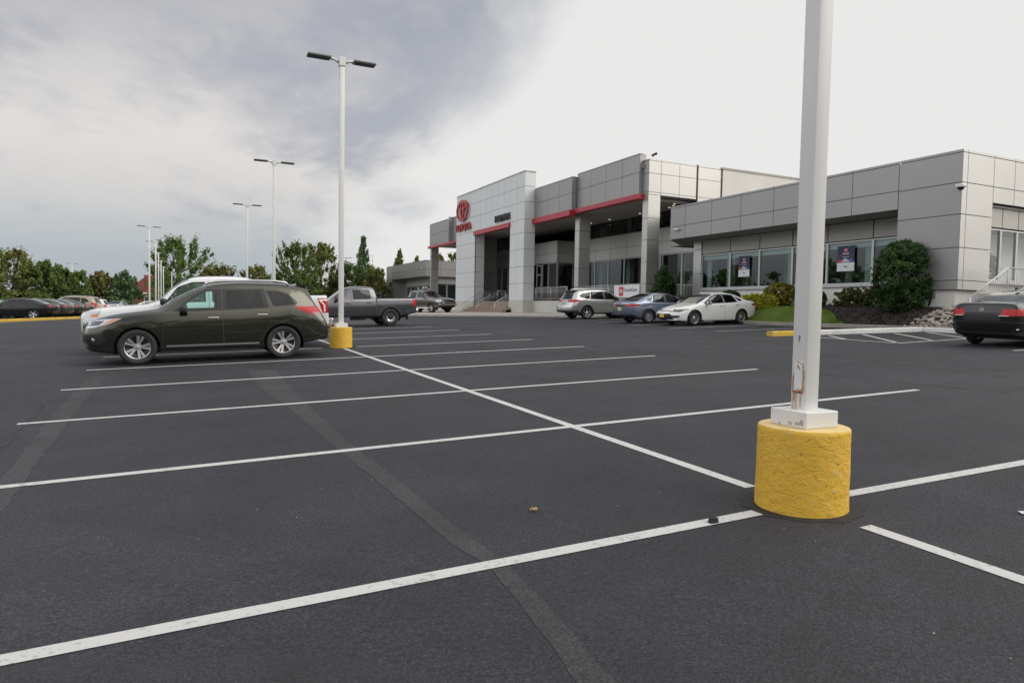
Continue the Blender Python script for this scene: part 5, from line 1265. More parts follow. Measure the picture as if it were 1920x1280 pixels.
def sedan_spec(L=4.63, W=1.78, H=1.435, wb=2.70, fo=.96, R=.325, col=None, gl=GLASS_D, rim='cover', rim_face=ALU_S, rim_back=ALU_D, trunk=1.0, rr=.225, flat=False):
    k = L/4.63; h = H/1.435; hw = W/2; q = lambda p: SC(p, k, h)
    dk = trunk
    sp = dict(L=L, W=W, R=R, wb=wb, fo=fo, tw=.215, rr=rr, rim=rim, rim_face=rim_face, rim_back=rim_back, paint=col, bulge=(.17, .10), n=88, falloff=(.75, .8),
      top=q([(0,.66),(.1,.72),(.4,.80),(.8,.875),(1.15,.945),(1.4,1.05),(1.8,1.24),(2.15,1.365),(2.45,1.42),(2.8,1.435),(3.2,1.405),(3.6,1.31),(3.95,1.175),(4.15,1.10*dk),(4.4,1.065*dk),(4.63,1.035*dk)]),
      sh=q([(0,.62),(.3,.72),(.8,.82),(1.2,.90),(1.8,.93),(3,.965),(3.6,.99),(4.1,1.0*dk),(4.63,.985*dk)]), bot=q([(0,.24),(.5,.2),(1,.19),(3.8,.2),(4.2,.26),(4.63,.33)]),
      hw=SC([(0,.72),(.15,.82),(.45,.93),(1,.985),(1.8,1),(3.5,1),(4.1,.97),(4.45,.9),(4.63,.82)], k, 1), yr=SC([(0,.74),(1.2,.78),(1.6,.74),(2.2,.69),(3,.69),(3.6,.72),(4.1,.84),(4.63,.84)], k, 1),
      xf=[(.15*h,.08),(.4*h,0),(.5*h,0),(.62*h,.06),(.7*h,.15),(.85*h,.28)], xr=[(.2*h,.14),(.45*h,.03),(.6*h,0),(.8*h,0),(.98*h,.05),(1.15*h,.10)],
      doors=[(q([(1.36,.23),(2.66,.23),(2.64,1.372),(2.28,1.36),(1.42,.95)]), [(q([(1.48,.94),(2.645,.962),(2.63,1.362),(2.28,1.352),(2.02,1.268)]), q([(1.60,.972),(2.59,.99),(2.572,1.335),(2.30,1.325),(2.06,1.248)]), gl)]),
             (q([(2.66,.23),(3.42,.23),(3.55,.60),(3.50,1.0),(3.27,1.315),(2.64,1.372)]), [(q([(2.675,.962),(3.43,.992),(3.27,1.305),(3.06,1.345),(2.65,1.362)]), q([(2.73,.99),(3.35,1.018),(3.21,1.282),(3.04,1.318),(2.71,1.335)]), gl)])],
      quarter=[(q([(3.53,1.03),(3.76,1.07),(3.64,1.145),(3.33,1.265)]), gl)],
      mirror=(1.62*k, .97*h, col), handles=[(2.45*k, .865*h, col), (3.35*k, .90*h, col)], seats=(1.75*k, (1.9*k, 2.75*k), .50*h, .90*h), sill=(.255*h, BLACK), floor=.24)
    if flat: sp['top'] = sp['top'][:-4]+q([(3.98,1.13),(4.15,1.095),(4.4,1.105),(4.63,1.125)]); sp['sh'] = sp['sh'][:-2]+q([(4.1,1.0),(4.63,1.06)])
    sp['cuts'] = [dict(poly=SC([(1.20,-.68),(2.16,-.55),(2.16,.55),(1.20,.68)], k, hw/.89), ax='plan', cond=lambda c_, n: c_.z > .90*h and n.z > .3 and abs(c_.y) < hw*.86, name='windscreen', m=gl),
      dict(poly=SC([(3.27,-.53),(4.08,-.62),(4.08,.62),(3.27,.53)], k, hw/.89), ax='plan', cond=lambda c_, n: c_.z > .98*h and n.z > .2 and abs(c_.y) < hw*.86, name='rear_window', m=gl)]
    return sp
def suv_spec(L, W, H, wb, fo, R, col, g1=GLASS_C, g2=GLASS_P, rim='pair5', rim_face=ALU, rr=.262, boxy=0):
    k = L/5.04; h = H/1.74; hw = W/2; q = lambda p: SC(p, k, h)
    sp = dict(L=L, W=W, R=R, wb=wb, fo=fo, tw=.24, rr=rr, rim=rim, rim_face=rim_face, paint=col, bulge=(.16, .10), n=100, falloff=(.75, 1.05),
      top=q([(0,.985),(.12,1.02),(.45,1.075),(1.0,1.135),(1.36,1.19),(1.6,1.32),(1.95,1.505),(2.3,1.65),(2.6,1.712),(3.1,1.738),(3.7,1.728),(4.3,1.695),(5.04,1.645)]),
      sh=q([(0,.90),(.3,.98),(.8,1.045),(1.3,1.09),(1.9,1.10),(3,1.115),(3.8,1.15),(4.4,1.19),(5.04,1.19)]), bot=q([(0,.30),(.45,.26),(1,.27),(4,.28),(4.5,.34),(5.04,.42)]),
      hw=SC([(0,.78),(.12,.85),(.38,.94),(.85,.985),(1.5,1),(4.1,1),(4.6,.985),(4.88,.95),(5.04,.895)], k, 1), yr=SC([(0,.80),(1.2,.80),(1.6,.765),(2.2,.735),(3,.74),(4.4,.71),(5.04,.70)], k, 1),
      xf=[(.2*h,.16),(.45*h,.03),(.6*h,0),(.74*h,.03),(.88*h,.09),(1.02*h,.20)], xr=[(.25*h,.10),(.52*h,0),(.75*h,.02),(.9*h,.09),(1.05*h,.17),(1.2*h,.26),(1.4*h,.36),(1.64*h,.45)],
      doors=[(q([(1.44,.36),(2.69,.36),(2.69,1.60),(2.30,1.575),(1.50,1.10)]), [(q([(1.66,1.098),(2.675,1.112),(2.675,1.568),(2.36,1.558),(2.12,1.448)]), q([(1.77,1.128),(2.58,1.14),(2.60,1.53),(2.39,1.522),(2.17,1.425)]), g1)]),
             (q([(2.69,.36),(3.42,.36),(3.70,.75),(3.74,1.12),(3.60,1.59),(2.69,1.60)]), [(q([(2.70,1.114),(3.69,1.146),(3.60,1.575),(2.70,1.57)]), q([(2.78,1.145),(3.58,1.175),(3.52,1.54),(2.78,1.537)]), g2)])],
      quarter=[(q([(3.79,1.175),(4.28,1.205),(4.34,1.26),(4.14,1.46),(3.92,1.53),(3.63,1.545)]), g2)],
      mirror=(1.86*k, 1.13*h, BLACK), handles=[(2.48*k, .955*h, CHROME), (3.53*k, 1.0*h, CHROME)], seats=(1.95*k, (2.15*k, 3.05*k), .72*h, 1.06*h), sill=(.36*h, BLACK), floor=.34)
    sp['cuts'] = [dict(poly=SC([(1.40,-.74),(2.30,-.61),(2.30,.61),(1.40,.74)], k, hw/.98), ax='plan', cond=lambda c_, n: c_.z > 1.12*h and n.z > .25 and abs(c_.y) < hw*.84, name='windscreen', m=g1),
      dict(poly=[(-.60*hw/.98,1.16*h),(.60*hw/.98,1.16*h),(.53*hw/.98,1.56*h),(-.53*hw/.98,1.56*h)], ax='end', cond=is_rear(L/2, 1.3), name='rear_window', m=g2)]
    return sp
def pickup_spec(L, W, H, wb, fo, R, col, cab, rail_z, g1=GLASS_C, g2=GLASS_P, rim='five', rim_face=ALU_S, rim_back=ALU_D, rr=.24, flare=None, flare_m=BLACK, hood=1.16, belt=1.24, tonneau=True):
    hw = W/2; Hc = H
    w0 = 1.48; wf = 2.38     # cowl and header
    sp = dict(L=L, W=W, R=R, wb=wb, fo=fo, tw=.26, rr=rr, rim=rim, rim_face=rim_face, rim_back=rim_back, paint=col, bulge=(.10, .03), n=96, falloff=(.6, .35), extra=[cab-.04, cab, cab+.03, cab+.06, cab+.09],
      top=[(0,hood-.10),(.2,hood-.03),(.7,hood+.03),(w0-.1,hood+.07),(w0+.2,hood+.20),(w0+.55,Hc-.27),(wf,Hc-.065),(wf+.35,Hc-.008),(cab-.6,Hc),(cab-.2,Hc-.03),(cab-.06,Hc-.075),(cab-.01,Hc-.22),(cab+.03,rail_z+.02),(cab+.06,rail_z),(L,rail_z)],
      sh=[(0,hood-.20),(.25,hood-.10),(.8,hood-.02),(w0,belt-.03),(w0+.6,belt),(cab-.02,belt+.02),(cab+.05,rail_z-.03),(L,rail_z-.03)], bot=[(0,.46),(.5,.40),(1,.42),(L-.8,.44),(L,.56)],
      hw=[(0,.88),(.1,.93),(.3,.97),(.8,1),(L-.3,1),(L-.06,.985),(L,.965)], yr=[(0,.84),(1.3,.84),(w0+.3,.78),(wf,.745),(cab-.05,.74),(cab+.05,.90),(L,.90)],
      xf=[(.4,.08),(.6,0),(.9,0),(hood-.1,.03),(hood,.10)], xr=[(.4,.05),(.6,0),(rail_z,.03)],
      doors=[([(w0+.03,.52),(cab-1.10,.52),(cab-1.10,Hc-.10),(wf-.02,Hc-.13),(w0+.10,belt-.02)], [([(w0+.33,belt+.02),(cab-1.17,belt+.03),(cab-1.17,Hc-.155),(wf+.08,Hc-.165),(wf-.25,Hc-.29)], g1)]),
             ([(cab-1.10,.52),(cab-.30,.52),(cab-.12,.95),(cab-.12,Hc-.16),(cab-.2,Hc-.10),(cab-1.10,Hc-.10)], [([(cab-1.02,belt+.03),(cab-.27,belt+.04),(cab-.23,belt+.10),(cab-.26,Hc-.19),(cab-.33,Hc-.155),(cab-1.02,Hc-.155)], g2)])],
      mirror=(w0+.30, belt+.02, BLACK), handles=[(cab-1.30, belt-.17, col), (cab-.35, belt-.15, col)], seats=(w0+.62, (w0+.85, w0+1.7), .80, 1.12), sill=None, floor=.50)
    if flare: sp['flare'] = flare; sp['flare_m'] = flare_m
    sp['cuts'] = [dict(poly=[(w0-.02,-.80*hw),(wf+.02,-.67*hw),(wf+.02,.67*hw),(w0-.02,.80*hw)], ax='plan', cond=lambda c_, n: c_.z > hood+.07 and n.z > .25 and abs(c_.y) < hw*.85, name='windscreen', m=g1),
      dict(poly=[(-.62*hw,belt+.06),(.62*hw,belt+.06),(.58*hw,Hc-.2),(-.58*hw,Hc-.2)], ax='end', cond=lambda c_, n: n.x < -.3 and abs(c_.x-(L/2-cab)) < .25 and c_.z > belt, name='rear_window', m=g2),
      dict(poly=[(cab-.005,.44),(cab+.03,.44),(cab+.03,rail_z+.1),(cab-.005,rail_z+.1)], name='bed_gap', m=GAP, cond=lambda c_, n: abs(c_.y) > .5*hw and c_.z < rail_z+.01)]
    if tonneau: sp['cuts'].append(dict(poly=[(cab+.14,-.84*hw),(L-.14,-.84*hw),(L-.14,.84*hw),(cab+.14,.84*hw)], ax='plan', cond=lambda c_, n: n.z > .5 and c_.z > rail_z-.06, name='tonneau_cover', m=BLACK))
    return sp
def plate(L, end, z, m=PLATE, y=0.):
    def fn(c, root, objs):
        mb = MB(); d = -.015 if end == 'front' else L+.012; bul = c.sp['bulge'][0 if end == 'front' else 1]; sg = 1 if end == 'front' else -1
        x = c.X(c.fx(0 if end == 'front' else L, z))+sg*(bul*.9+.02); mb.box((x-.008, y-.155, z-.078), (x+.008, y+.155, z+.078), m, bev=.004); mb.obj('number_plate', parent=root)
    return fn
def rails(d0, d1, z, yy, m, r=.022):
    def fn(c, root, objs):
        for sg in (-1, 1):
            mb = MB(); n = 8; pts = [(c.X(d0+(d1-d0)*i/n), sg*yy, z+.045*math.sin(math.pi*min(1, max(0, i/n)))**.35) for i in range(n+1)]
            mb.tube([(c.X(d0-.06), sg*yy, z-.045)]+pts+[(c.X(d1+.06), sg*yy, z-.05)], r, m, 8); mb.obj('roof_rail', parent=root)
    return fn
def emblem(L, end, z, w, h, m=CHROME):
    def fn(c, root, objs):
        mb = MB(); emblem_mesh(mb, w, h, m, .10); o = mb.obj('emblem', parent=root); f = end == 'front'; bul = c.sp['bulge'][0 if f else 1]
        x = c.X(c.fx(0 if f else L, z))+(bul+.008)*(1 if f else -1)
        o.matrix_local = Matrix.Translation((x, 0, z)) @ Matrix(((0, 0, 1 if f else -1), (1 if f else -1, 0, 0), (0, 1, 0))).to_4x4()
    return fn
def build_vehicles():
    PI = math.pi
    side = lambda ymin, lo=None, hi=None: (lambda c_, n: abs(c_.y) > ymin)
    # ---------------- olive SUV in the second-pole stall
    olive = paint('olive_paint', (.064, .063, .047), .90, .15)
    KS = 4.86/5.04; sp = suv_spec(4.86, 1.96, 1.75, 2.93, .92, .377, olive)
    hw = .98
    sp['flare'] = None
    sp['cuts'] += [
      dict(poly=[(-.2,.80),(.10,.79),(.44,.885),(.66,.985),(.36,.975),(-.2,.93)], cond=lambda c_, n: abs(c_.y) > .44 and c_.x > 1.7, name='headlight', m=LAMP_G),
      dict(poly=[(-.2,.20),(.56,.20),(.54,.385),(-.2,.40)], cond=lambda c_, n: c_.x > 1.7 and c_.z < .45, name='lower_bumper', m=BLACK),
      dict(poly=[(-.2,.50),(.22,.45),(.36,.56),(.28,.655),(-.2,.67)], cond=lambda c_, n: abs(c_.y) > .50 and c_.x > 1.7, name='fog_lamp_recess', m=BLACK),
      dict(poly=[(-.46,.60),(.46,.60),(.56,.90),(-.56,.90)], ax='end', cond=lambda c_, n: c_.x > 1.9 and abs(c_.y) < .60, name='grille', m=BLACK),
      dict(poly=[(4.26,1.165),(4.42,1.185),(5.2,1.165),(5.2,.965),(4.76,.965),(4.62,.995)], cond=lambda c_, n: abs(c_.y) > .46 and c_.x < -1.5, name='tail_light', m=REDL),
      dict(poly=[(4.36,.30),(5.2,.36),(5.2,.50),(4.55,.42)], cond=lambda c_, n: c_.x < -1.7 and c_.z < .56, name='lower_bumper', m=BLACK)]
    sp['cuts'] += [dict(poly=[(.27,.865),(.40,.888),(.60,.968),(.50,.968)], cond=lambda c_, n: abs(c_.y) > .44 and c_.x > 1.7, name='indicator', m=AMBER),
      dict(poly=[(.03,.83),(.24,.85),(.34,.94),(.08,.93)], cond=lambda c_, n: abs(c_.y) > .44 and c_.x > 1.7, name='lamp_bowl', m=LAMP_D),
      dict(poly=[(4.60,1.0),(4.76,.965),(5.2,.965),(5.2,1.03),(4.66,1.05)], cond=lambda c_, n: abs(c_.y) > .46 and c_.x < -1.5, name='lower_lens', m=REDL_D)]
    mat_strip = mat('satin_sill_strip', (.16, .16, .165), .35, .6)
    for q_ in sp['cuts'][2:]:
        if q_.get('ax') != 'end' and min(a for a, b in q_['poly']) > 4: q_['poly'] = [(a*KS, b) for a, b in q_['poly']]
    def suv_extra(c, root, objs):
        for sg in (-1, 1):
            mb = MB(); mb.box((c.X(3.32), min(sg*.925, sg*.985), .345), (c.X(1.46), max(sg*.925, sg*.985), .395), mat_strip, bev=.012); mb.obj('sill_strip', parent=root)
            mb = MB(); mb.tube([(c.X(.17), sg*.80, .555), (c.X(.10), sg*.79, .555)], .045, LAMP_G, 14); mb.obj('fog_lamp', parent=root)
        mb = MB(); mb.prism([(c.X(4.20), 1.70), (c.X(4.49), 1.655), (c.X(4.48), 1.62), (c.X(4.22), 1.65)], -.60, .60, olive, lambda a, b, h: (a, h, b)); mb.obj('spoiler', parent=root)
        mb = MB()
        for sg in (-1, 1): mb.prism([(c.X(-.13), sg*.08), (c.X(-.13), sg*.16), (c.X(-.06), sg*.50), (c.X(-.06), sg*.42)], 0, 1, CHROME, lambda a, b, h: (a, b, .68+.20*abs(b)/.5+(.04*h)))
        mb.obj('grille_trim', parent=root)
        mb = MB(); mb.box((c.X(4.91), -.30, .50), (c.X(4.82), .30, .58), BLACK, bev=.01); mb.tube([(c.X(4.5), -.45, .33), (c.X(4.80), -.45, .33)], .04, ALU_D); mb.obj('exhaust', parent=root)
        mb = MB(); mb.prism([(c.X(3.72), 1.735), (c.X(3.92), 1.72), (c.X(3.90), 1.80)], -.018, .018, BLACK, lambda a, b, h: (a, h, b)); mb.obj('antenna', parent=root)
    sp['extra_fn'] = [suv_extra, rails(2.33, 3.97, 1.725, .645, ALU_S, .024), plate(4.86, 'front', .56, PLATE, 0)]
    add_car(sp, 'dark olive green SUV with silver split-spoke wheels and tinted rear windows, parked nearest the camera', -3.205, 13.86, PI, name='parked_suv', cat='SUV')
    # ---------------- white full-size pickup behind it
    white = paint('white_paint', (.68, .69, .70), .0, .25); white2 = paint('white_pearl_paint', (.80, .80, .79), .0, .22)
    sp = pickup_spec(5.89, 2.03, 1.95, 3.68, .97, .41, white, 3.95, 1.42)
    sp['cuts'] += [dict(poly=[(-.2,.90),(.36,.93),(.44,1.09),(-.2,1.06)], cond=lambda c_, n: abs(c_.y) > .60 and c_.x > 2.2, name='headlight', m=LAMP_G),
      dict(poly=[(.20,.935),(.35,.94),(.35,1.0),(.20,1.0)], cond=lambda c_, n: abs(c_.y) > .60 and c_.x > 2.2, name='indicator', m=AMBER),
      dict(poly=[(-.58,.72),(.58,.72),(.58,1.08),(-.58,1.08)], ax='end', cond=lambda c_, n: c_.x > 2.5 and abs(c_.y) < .62, name='grille', m=CHROME),
      dict(poly=[(5.58,1.335),(6.1,1.335),(6.1,.93),(5.72,.93)], cond=lambda c_, n: abs(c_.y) > .74 and c_.x < -2.2, name='tail_light', m=REDL),
      dict(poly=[(5.62,1.305),(5.86,1.305),(5.86,1.265),(5.64,1.265)], cond=lambda c_, n: abs(c_.y) > .9 and c_.x < -2.2, name='reversing_lens', m=white2),
      dict(poly=[(5.645,1.27),(5.69,1.27),(5.80,1.15),(5.755,1.15)], cond=lambda c_, n: abs(c_.y) > .9 and c_.x < -2.2, name='reversing_lens', m=white2),
      dict(poly=[(5.755,1.15),(5.80,1.15),(5.80,.965),(5.755,.965)], cond=lambda c_, n: abs(c_.y) > .9 and c_.x < -2.2, name='reversing_lens', m=white2)]
    sp['extra_fn'] = [boxpart('rear_bumper', (5.78, -.95, .56), (6.02, .95, .78), CHROME, .03), boxpart('tow_hitch', (5.7, -.12, .42), (5.98, .12, .54), BLACK), plate(5.89, 'rear', .70)]
    add_car(sp, 'white full size pickup truck mostly hidden behind the olive SUV', -3.12, 17.05, PI, name='pickup_truck', cat='pickup truck')
    # ---------------- grey mid-size pickup
    grey = paint('grey_paint', (.125, .125, .138), .85, .22)
    FL = mat('grey_flare_plastic', (.045, .045, .048), .55)
    sp = pickup_spec(5.39, 1.89, 1.78, 3.24, .95, .395, grey, 3.56, 1.25, rim='trd', rim_face=ALU, flare=.10, flare_m=FL, hood=1.06, belt=1.17, rr=.215, tonneau=True)
    sp['handles'] = [(2.26, 1.02, BLACK), (3.22, 1.035, BLACK)]
    sp['cuts'] += [dict(poly=[(5.17,1.17),(5.6,1.17),(5.6,.88),(5.24,.88)], cond=lambda c_, n: abs(c_.y) > .70 and c_.x < -2.1, name='tail_light', m=REDL),
      dict(poly=[(4.86,.40),(5.6,.40),(5.6,.68),(5.0,.74),(4.86,.66)], cond=lambda c_, n: abs(c_.y) > .5 and c_.x < -2.0 and c_.z < .78, name='bumper_corner', m=FL),
      dict(poly=[(-.2,.80),(.42,.84),(.46,.96),(-.2,.95)], cond=lambda c_, n: abs(c_.y) > .55 and c_.x > 2.0, name='headlight', m=LAMP_G),
      dict(poly=[(-.5,.62),(.5,.62),(.55,.95),(-.55,.95)], ax='end', cond=lambda c_, n: c_.x > 2.3 and abs(c_.y) < .6, name='grille', m=BLACK)]
    def tac_extra(c, root, objs):
        mb = MB(); mb.box((c.X(5.50), -.86, .56), (c.X(5.28), .86, .74), CHROME, bev=.03); mb.obj('rear_bumper', parent=root)
        for sg in (-1, 1):
            mb = MB(); mb.box((c.X(4.98), min(sg*.70, sg*.93), .26), (c.X(4.95), max(sg*.70, sg*.93), .56), BLACK); mb.obj('mud_flap', parent=root)
        mb = MB(); mb.box((c.X(4.9), -.5, .34), (c.X(3.0), .5, .48), BLACK); mb.box((c.X(3.1), .3, .28), (c.X(2.5), .7, .42), BLACK); mb.box((c.X(5.3), -.3, .34), (c.X(5.1), -.05, .46), BLACK); mb.obj('chassis', parent=root)
        o = text_mesh('decal', 'TRD OFF ROAD', 1, .004, white2, .01); bb = [Vector(b) for b in o.bound_box]; w = max(b.x for b in bb)-min(b.x for b in bb); hh = max(b.y for b in bb)-min(b.y for b in bb)
        for v in o.data.vertices: v.co.x *= .62/w; v.co.y *= .085/hh
        o.parent = root; o.matrix_local = Matrix.Translation((c.X(4.86), .955, 1.165)) @ Matrix(((-1, 0, 0), (0, 0, 1), (0, 1, 0))).to_4x4()
        mb = MB(); mb.box((c.X(5.33), -.80, 1.225), (c.X(3.64), -.90, 1.268), BLACK); mb.box((c.X(5.33), .80, 1.225), (c.X(3.64), .90, 1.268), BLACK); mb.obj('bed_rail_cap', parent=root)
    sp['extra_fn'] = [tac_extra, plate(5.39, 'rear', .66)]
    add_car(sp, 'grey crew cab pickup truck with black wheel arch flares and off-road tyres', 3.0, 27.45, PI, name='pickup_truck', cat='pickup truck')
    # ---------------- brown-grey pickup facing the camera by the left canopy
    bronze = paint('bronze_grey_paint', (.15, .14, .13), .85, .22)
    sp = pickup_spec(5.81, 2.03, 1.93, 3.70, 1.02, .41, bronze, 4.0, 1.36, hood=1.20, belt=1.26, tonneau=False, g1=GLASS_D)
    sp['mirror'] = (1.80, 1.30, CHROME)
    sp['cuts'] += [dict(poly=[(-.2,.84),(.38,.88),(.44,1.10),(-.2,1.08)], cond=lambda c_, n: abs(c_.y) > .66 and c_.x > 2.2, name='headlight', m=LAMP_G),
      dict(poly=[(-.62,.74),(.62,.74),(.62,1.10),(-.62,1.10)], ax='end', cond=lambda c_, n: c_.x > 2.4 and abs(c_.y) < .66, name='grille', m=CHROME),
      dict(poly=[(-.95,.40),(.95,.40),(.9,.66),(-.9,.66)], ax='end', cond=lambda c_, n: c_.x > 2.4 and c_.z < .70, name='lower_bumper', m=BLACK)]
    def tun_extra(c, root, objs):
        for k in range(4): mb = MB(); mb.box((c.X(-.145), -.54, .80+k*.065), (c.X(-.06), .54, .83+k*.065), ALU_D); mb.obj('grille_bar', parent=root)
        mb = MB(); mb.box((c.X(-.12), -.98, .62), (c.X(.02), .98, .73), CHROME, bev=.03); mb.obj('front_bumper', parent=root)
        for sg in (-1, 1): mb = MB(); mb.tube([(c.X(1.2), sg*1.0, .42), (c.X(4.4), sg*1.0, .42)], .05, CHROME); mb.obj('side_step', parent=root)
    sp['extra_fn'] = [tun_extra, emblem(5.81, 'front', .93, .24, .17)]
    add_car(sp, 'brownish grey pickup with a chrome grille facing the camera left of the white portal', 14.9, 53.0, -PI/2+.38, name='pickup_truck', cat='pickup truck', z=ground(14.9, 53.0)+.125)
    # ---------------- silver crossover
    silver = paint('silver_paint', (.50, .505, .50), .7, .25)
    sp = suv_spec(4.60, 1.845, 1.69, 2.66, .93, .355, silver, GLASS_D, GLASS_P, 'five', ALU_S, .225)
    sp['quarter'] = [([(3.44,1.135),(3.92,1.185),(4.08,1.28),(3.92,1.41),(3.58,1.475),(3.31,1.498)], GLASS_P)]
    sp['flare'] = .05; sp['mirror'] = (1.70, 1.09, BLACK); sp['handles'] = [(2.26, .93, silver), (3.22, .97, silver)]
    sp['cuts'] += [dict(poly=[(3.92,1.06),(4.2,1.10),(4.9,1.095),(4.9,.955),(4.3,.965)], cond=lambda c_, n: abs(c_.y) > .28 and c_.x < -1.5, name='tail_light', m=REDL),
      dict(poly=[(3.9,.28),(4.9,.28),(4.9,.53),(4.25,.53),(4.1,.45)], cond=lambda c_, n: c_.x < -1.5 and c_.z < .58, name='lower_bumper', m=FL),
      dict(poly=[(-.2,.72),(.5,.82),(.45,.88),(-.2,.82)], cond=lambda c_, n: abs(c_.y) > .44 and c_.x > 1.5, name='headlight', m=LAMP_G),
      dict(poly=[(-.26,.962),(.26,.962),(.26,1.0),(-.26,1.0)], ax='end', cond=lambda c_, n: c_.x < -1.7 and abs(c_.y) < .3, name='tailgate_trim', m=CHROME)]
    def rav_extra(c, root, objs):
        mb = MB(); mb.prism([(c.X(3.95), 1.625), (c.X(4.30), 1.575), (c.X(4.29), 1.545), (c.X(3.98), 1.59)], -.56, .56, BLACK, lambda a, b, h: (a, h, b)); mb.obj('spoiler', parent=root)
        mb = MB(); mb.box((c.X(4.62), -.75, .555), (c.X(4.5), .75, .59), silver, bev=.01); mb.obj('bumper_lip', parent=root)
    sp['extra_fn'] = [rav_extra, rails(2.15, 3.75, 1.665, .60, ALU_S), plate(4.60, 'rear', .86)]
    add_car(sp, 'silver crossover SUV with roof rails parked nose to the porch, seen from behind', 17.65, 29.95, 0, name='parked_suv', cat='SUV')
    # ---------------- blue sedan
    blue = paint('blue_grey_paint', (.20, .235, .315), .6, .25)
    sp = sedan_spec(col=blue, rim='cover', rr=.215)
    sp['cuts'] += [dict(poly=[(4.12,.835),(4.9,.80),(4.9,.91),(4.2,.915)], cond=lambda c_, n: abs(c_.y) > .34 and c_.x < -1.4, name='tail_light', m=REDL),
      dict(poly=[(-.36,.80),(.36,.80),(.36,.90),(-.36,.90)], ax='end', cond=lambda c_, n: c_.x < -1.9 and n.x < -.3, name='rear_trim', m=BLACK),
      dict(poly=[(4.25,.24),(4.9,.24),(4.9,.42),(4.45,.42)], cond=lambda c_, n: c_.x < -1.7 and c_.z < .5, name='lower_bumper', m=BLACK),
      dict(poly=[(-.2,.58),(.25,.6),(.66,.70),(.62,.73),(-.2,.66)], cond=lambda c_, n: abs(c_.y) > .42 and c_.x > 1.6, name='headlight', m=LAMP_G)]
    sp['extra_fn'] = [plate(4.63, 'rear', .68), emblem(4.63, 'rear', .96, .15, .10)]
    add_car(sp, 'blue grey sedan with red tail lights parked nose in, seen from behind', 17.3, 23.8, 0, name='parked_car')
    # ---------------- white sedan
    sp = sedan_spec(col=white2, rim='turbine', rim_face=ALU_S, R=.332, rr=.245)
    sp['mirror'] = (1.62, .97, white2)
    sp['cuts'] += [dict(poly=[(-.3,.60),(.20,.595),(.66,.71),(.62,.745),(-.3,.66)], cond=lambda c_, n: abs(c_.y) > .40 and c_.x > 1.5, name='headlight', m=LAMP_D),
      dict(poly=[(.30,.625),(.52,.685),(.60,.735),(.40,.70)], cond=lambda c_, n: abs(c_.y) > .40 and c_.x > 1.5, name='indicator', m=mat('pale_amber_lens', (.45, .30, .17), .2, coat=1)),
      dict(poly=[(-.62,.22),(.62,.22),(.46,.53),(-.46,.53)], ax='end', cond=lambda c_, n: c_.x > 1.9 and n.x > .2, name='grille', m=BLACK),
      dict(poly=[(-.40,.62),(.40,.62),(.40,.645),(-.40,.645)], ax='end', cond=lambda c_, n: c_.x > 1.9 and n.x > .2, name='grille_slot', m=BLACK),
      dict(poly=[(-.3,.36),(.16,.34),(.24,.43),(-.3,.46)], cond=lambda c_, n: abs(c_.y) > .50 and c_.x > 1.8, name='fog_lamp_recess', m=BLACK),
      dict(poly=[(4.28,.83),(4.9,.81),(4.9,.91),(4.34,.915)], cond=lambda c_, n: abs(c_.y) > .34 and c_.x < -1.4, name='tail_light', m=REDL),
      dict(poly=[(1.45,.19),(3.4,.19),(3.35,.245),(1.5,.245)], cond=lambda c_, n: abs(c_.y) > .5 and c_.z < .28, name='sill_trim', m=white2)]
    def cor_extra(c, root, objs):
        mb = MB(); n = 12; mb.tube([(c.X(.03+.16*(abs(i/n-.5)*2)**2.2)+.12, -.74+1.48*i/n, .245) for i in range(n+1)], .022, ALU_S, 6); mb.obj('bumper_lip', parent=root)
    sp['extra_fn'] = [cor_extra, plate(4.63, 'front', .44, PLATE_D)]
    add_car(sp, 'white sedan with dark alloy wheels backed up to the lawn, facing the lot', 17.75, 21.1, PI, name='parked_car')
    # ---------------- black sedan at the right edge
    black = paint('black_paint', (.012, .012, .0135), .3, .2)
    sp = sedan_spec(flat=True, L=4.87, W=1.83, H=1.43, wb=2.80, fo=1.0, R=.335, col=black, gl=glass_mat('smoked_car_glass', (.30, .36, .38), .08, .9), trunk=1.03, rim='five')
    sp['cuts'] += [dict(poly=[(4.50,.81),(5.2,.785),(5.2,.955),(4.52,.965)], cond=lambda c_, n: abs(c_.y) > .44 and c_.x < -1.5, name='tail_light', m=REDL),
      dict(poly=[(-.46,.68),(.46,.68),(.40,.88),(-.40,.88)], ax='end', cond=lambda c_, n: c_.x < -2.0 and n.x < -.3, name='plate_recess', m=BLACK),
      dict(poly=[(-1.0,.640),(1.0,.640),(1.0,.650),(-1.0,.650)], ax='end', cond=lambda c_, n: c_.x < -1.9 and abs(c_.z-.645) < .1, name='bumper_gap', m=GAP), dict(poly=[(4.0,.640),(5.2,.640),(5.2,.650),(4.0,.650)], cond=lambda c_, n: abs(c_.y) > .5 and c_.x < -1.5, name='bumper_gap', m=GAP),
      dict(poly=[(-.9,.30),(.9,.30),(.8,.40),(-.8,.40)], ax='end', cond=lambda c_, n: c_.x < -1.9 and c_.z < .45, name='lower_bumper', m=BLACK)]
    def vw_extra(c, root, objs):
        x = c.X(c.fx(4.87, .94))-.105; mb = MB(); Rm = lambda v: v
        ring(mb, 0, 0, .058, .058, .009, .009, CHROME, -.006, .006, 28)
        for a, b in (((-.032, .040), (-.012, -.002)), ((-.012, -.002), (.0, .02)), ((.0, .02), (.012, -.002)), ((.012, -.002), (.032, .040)), ((-.042, .02), (-.02, -.042)), ((-.02, -.042), (0, .0)), ((0, .0), (.02, -.042)), ((.02, -.042), (.042, .02))): mb.tube([(*a, 0), (*b, 0)], .005, CHROME, 5)
        o = mb.obj('emblem', parent=root); o.matrix_local = Matrix.Translation((x, 0, .945)) @ Matrix(((0, 0, -1), (-1, 0, 0), (0, 1, 0))).to_4x4()
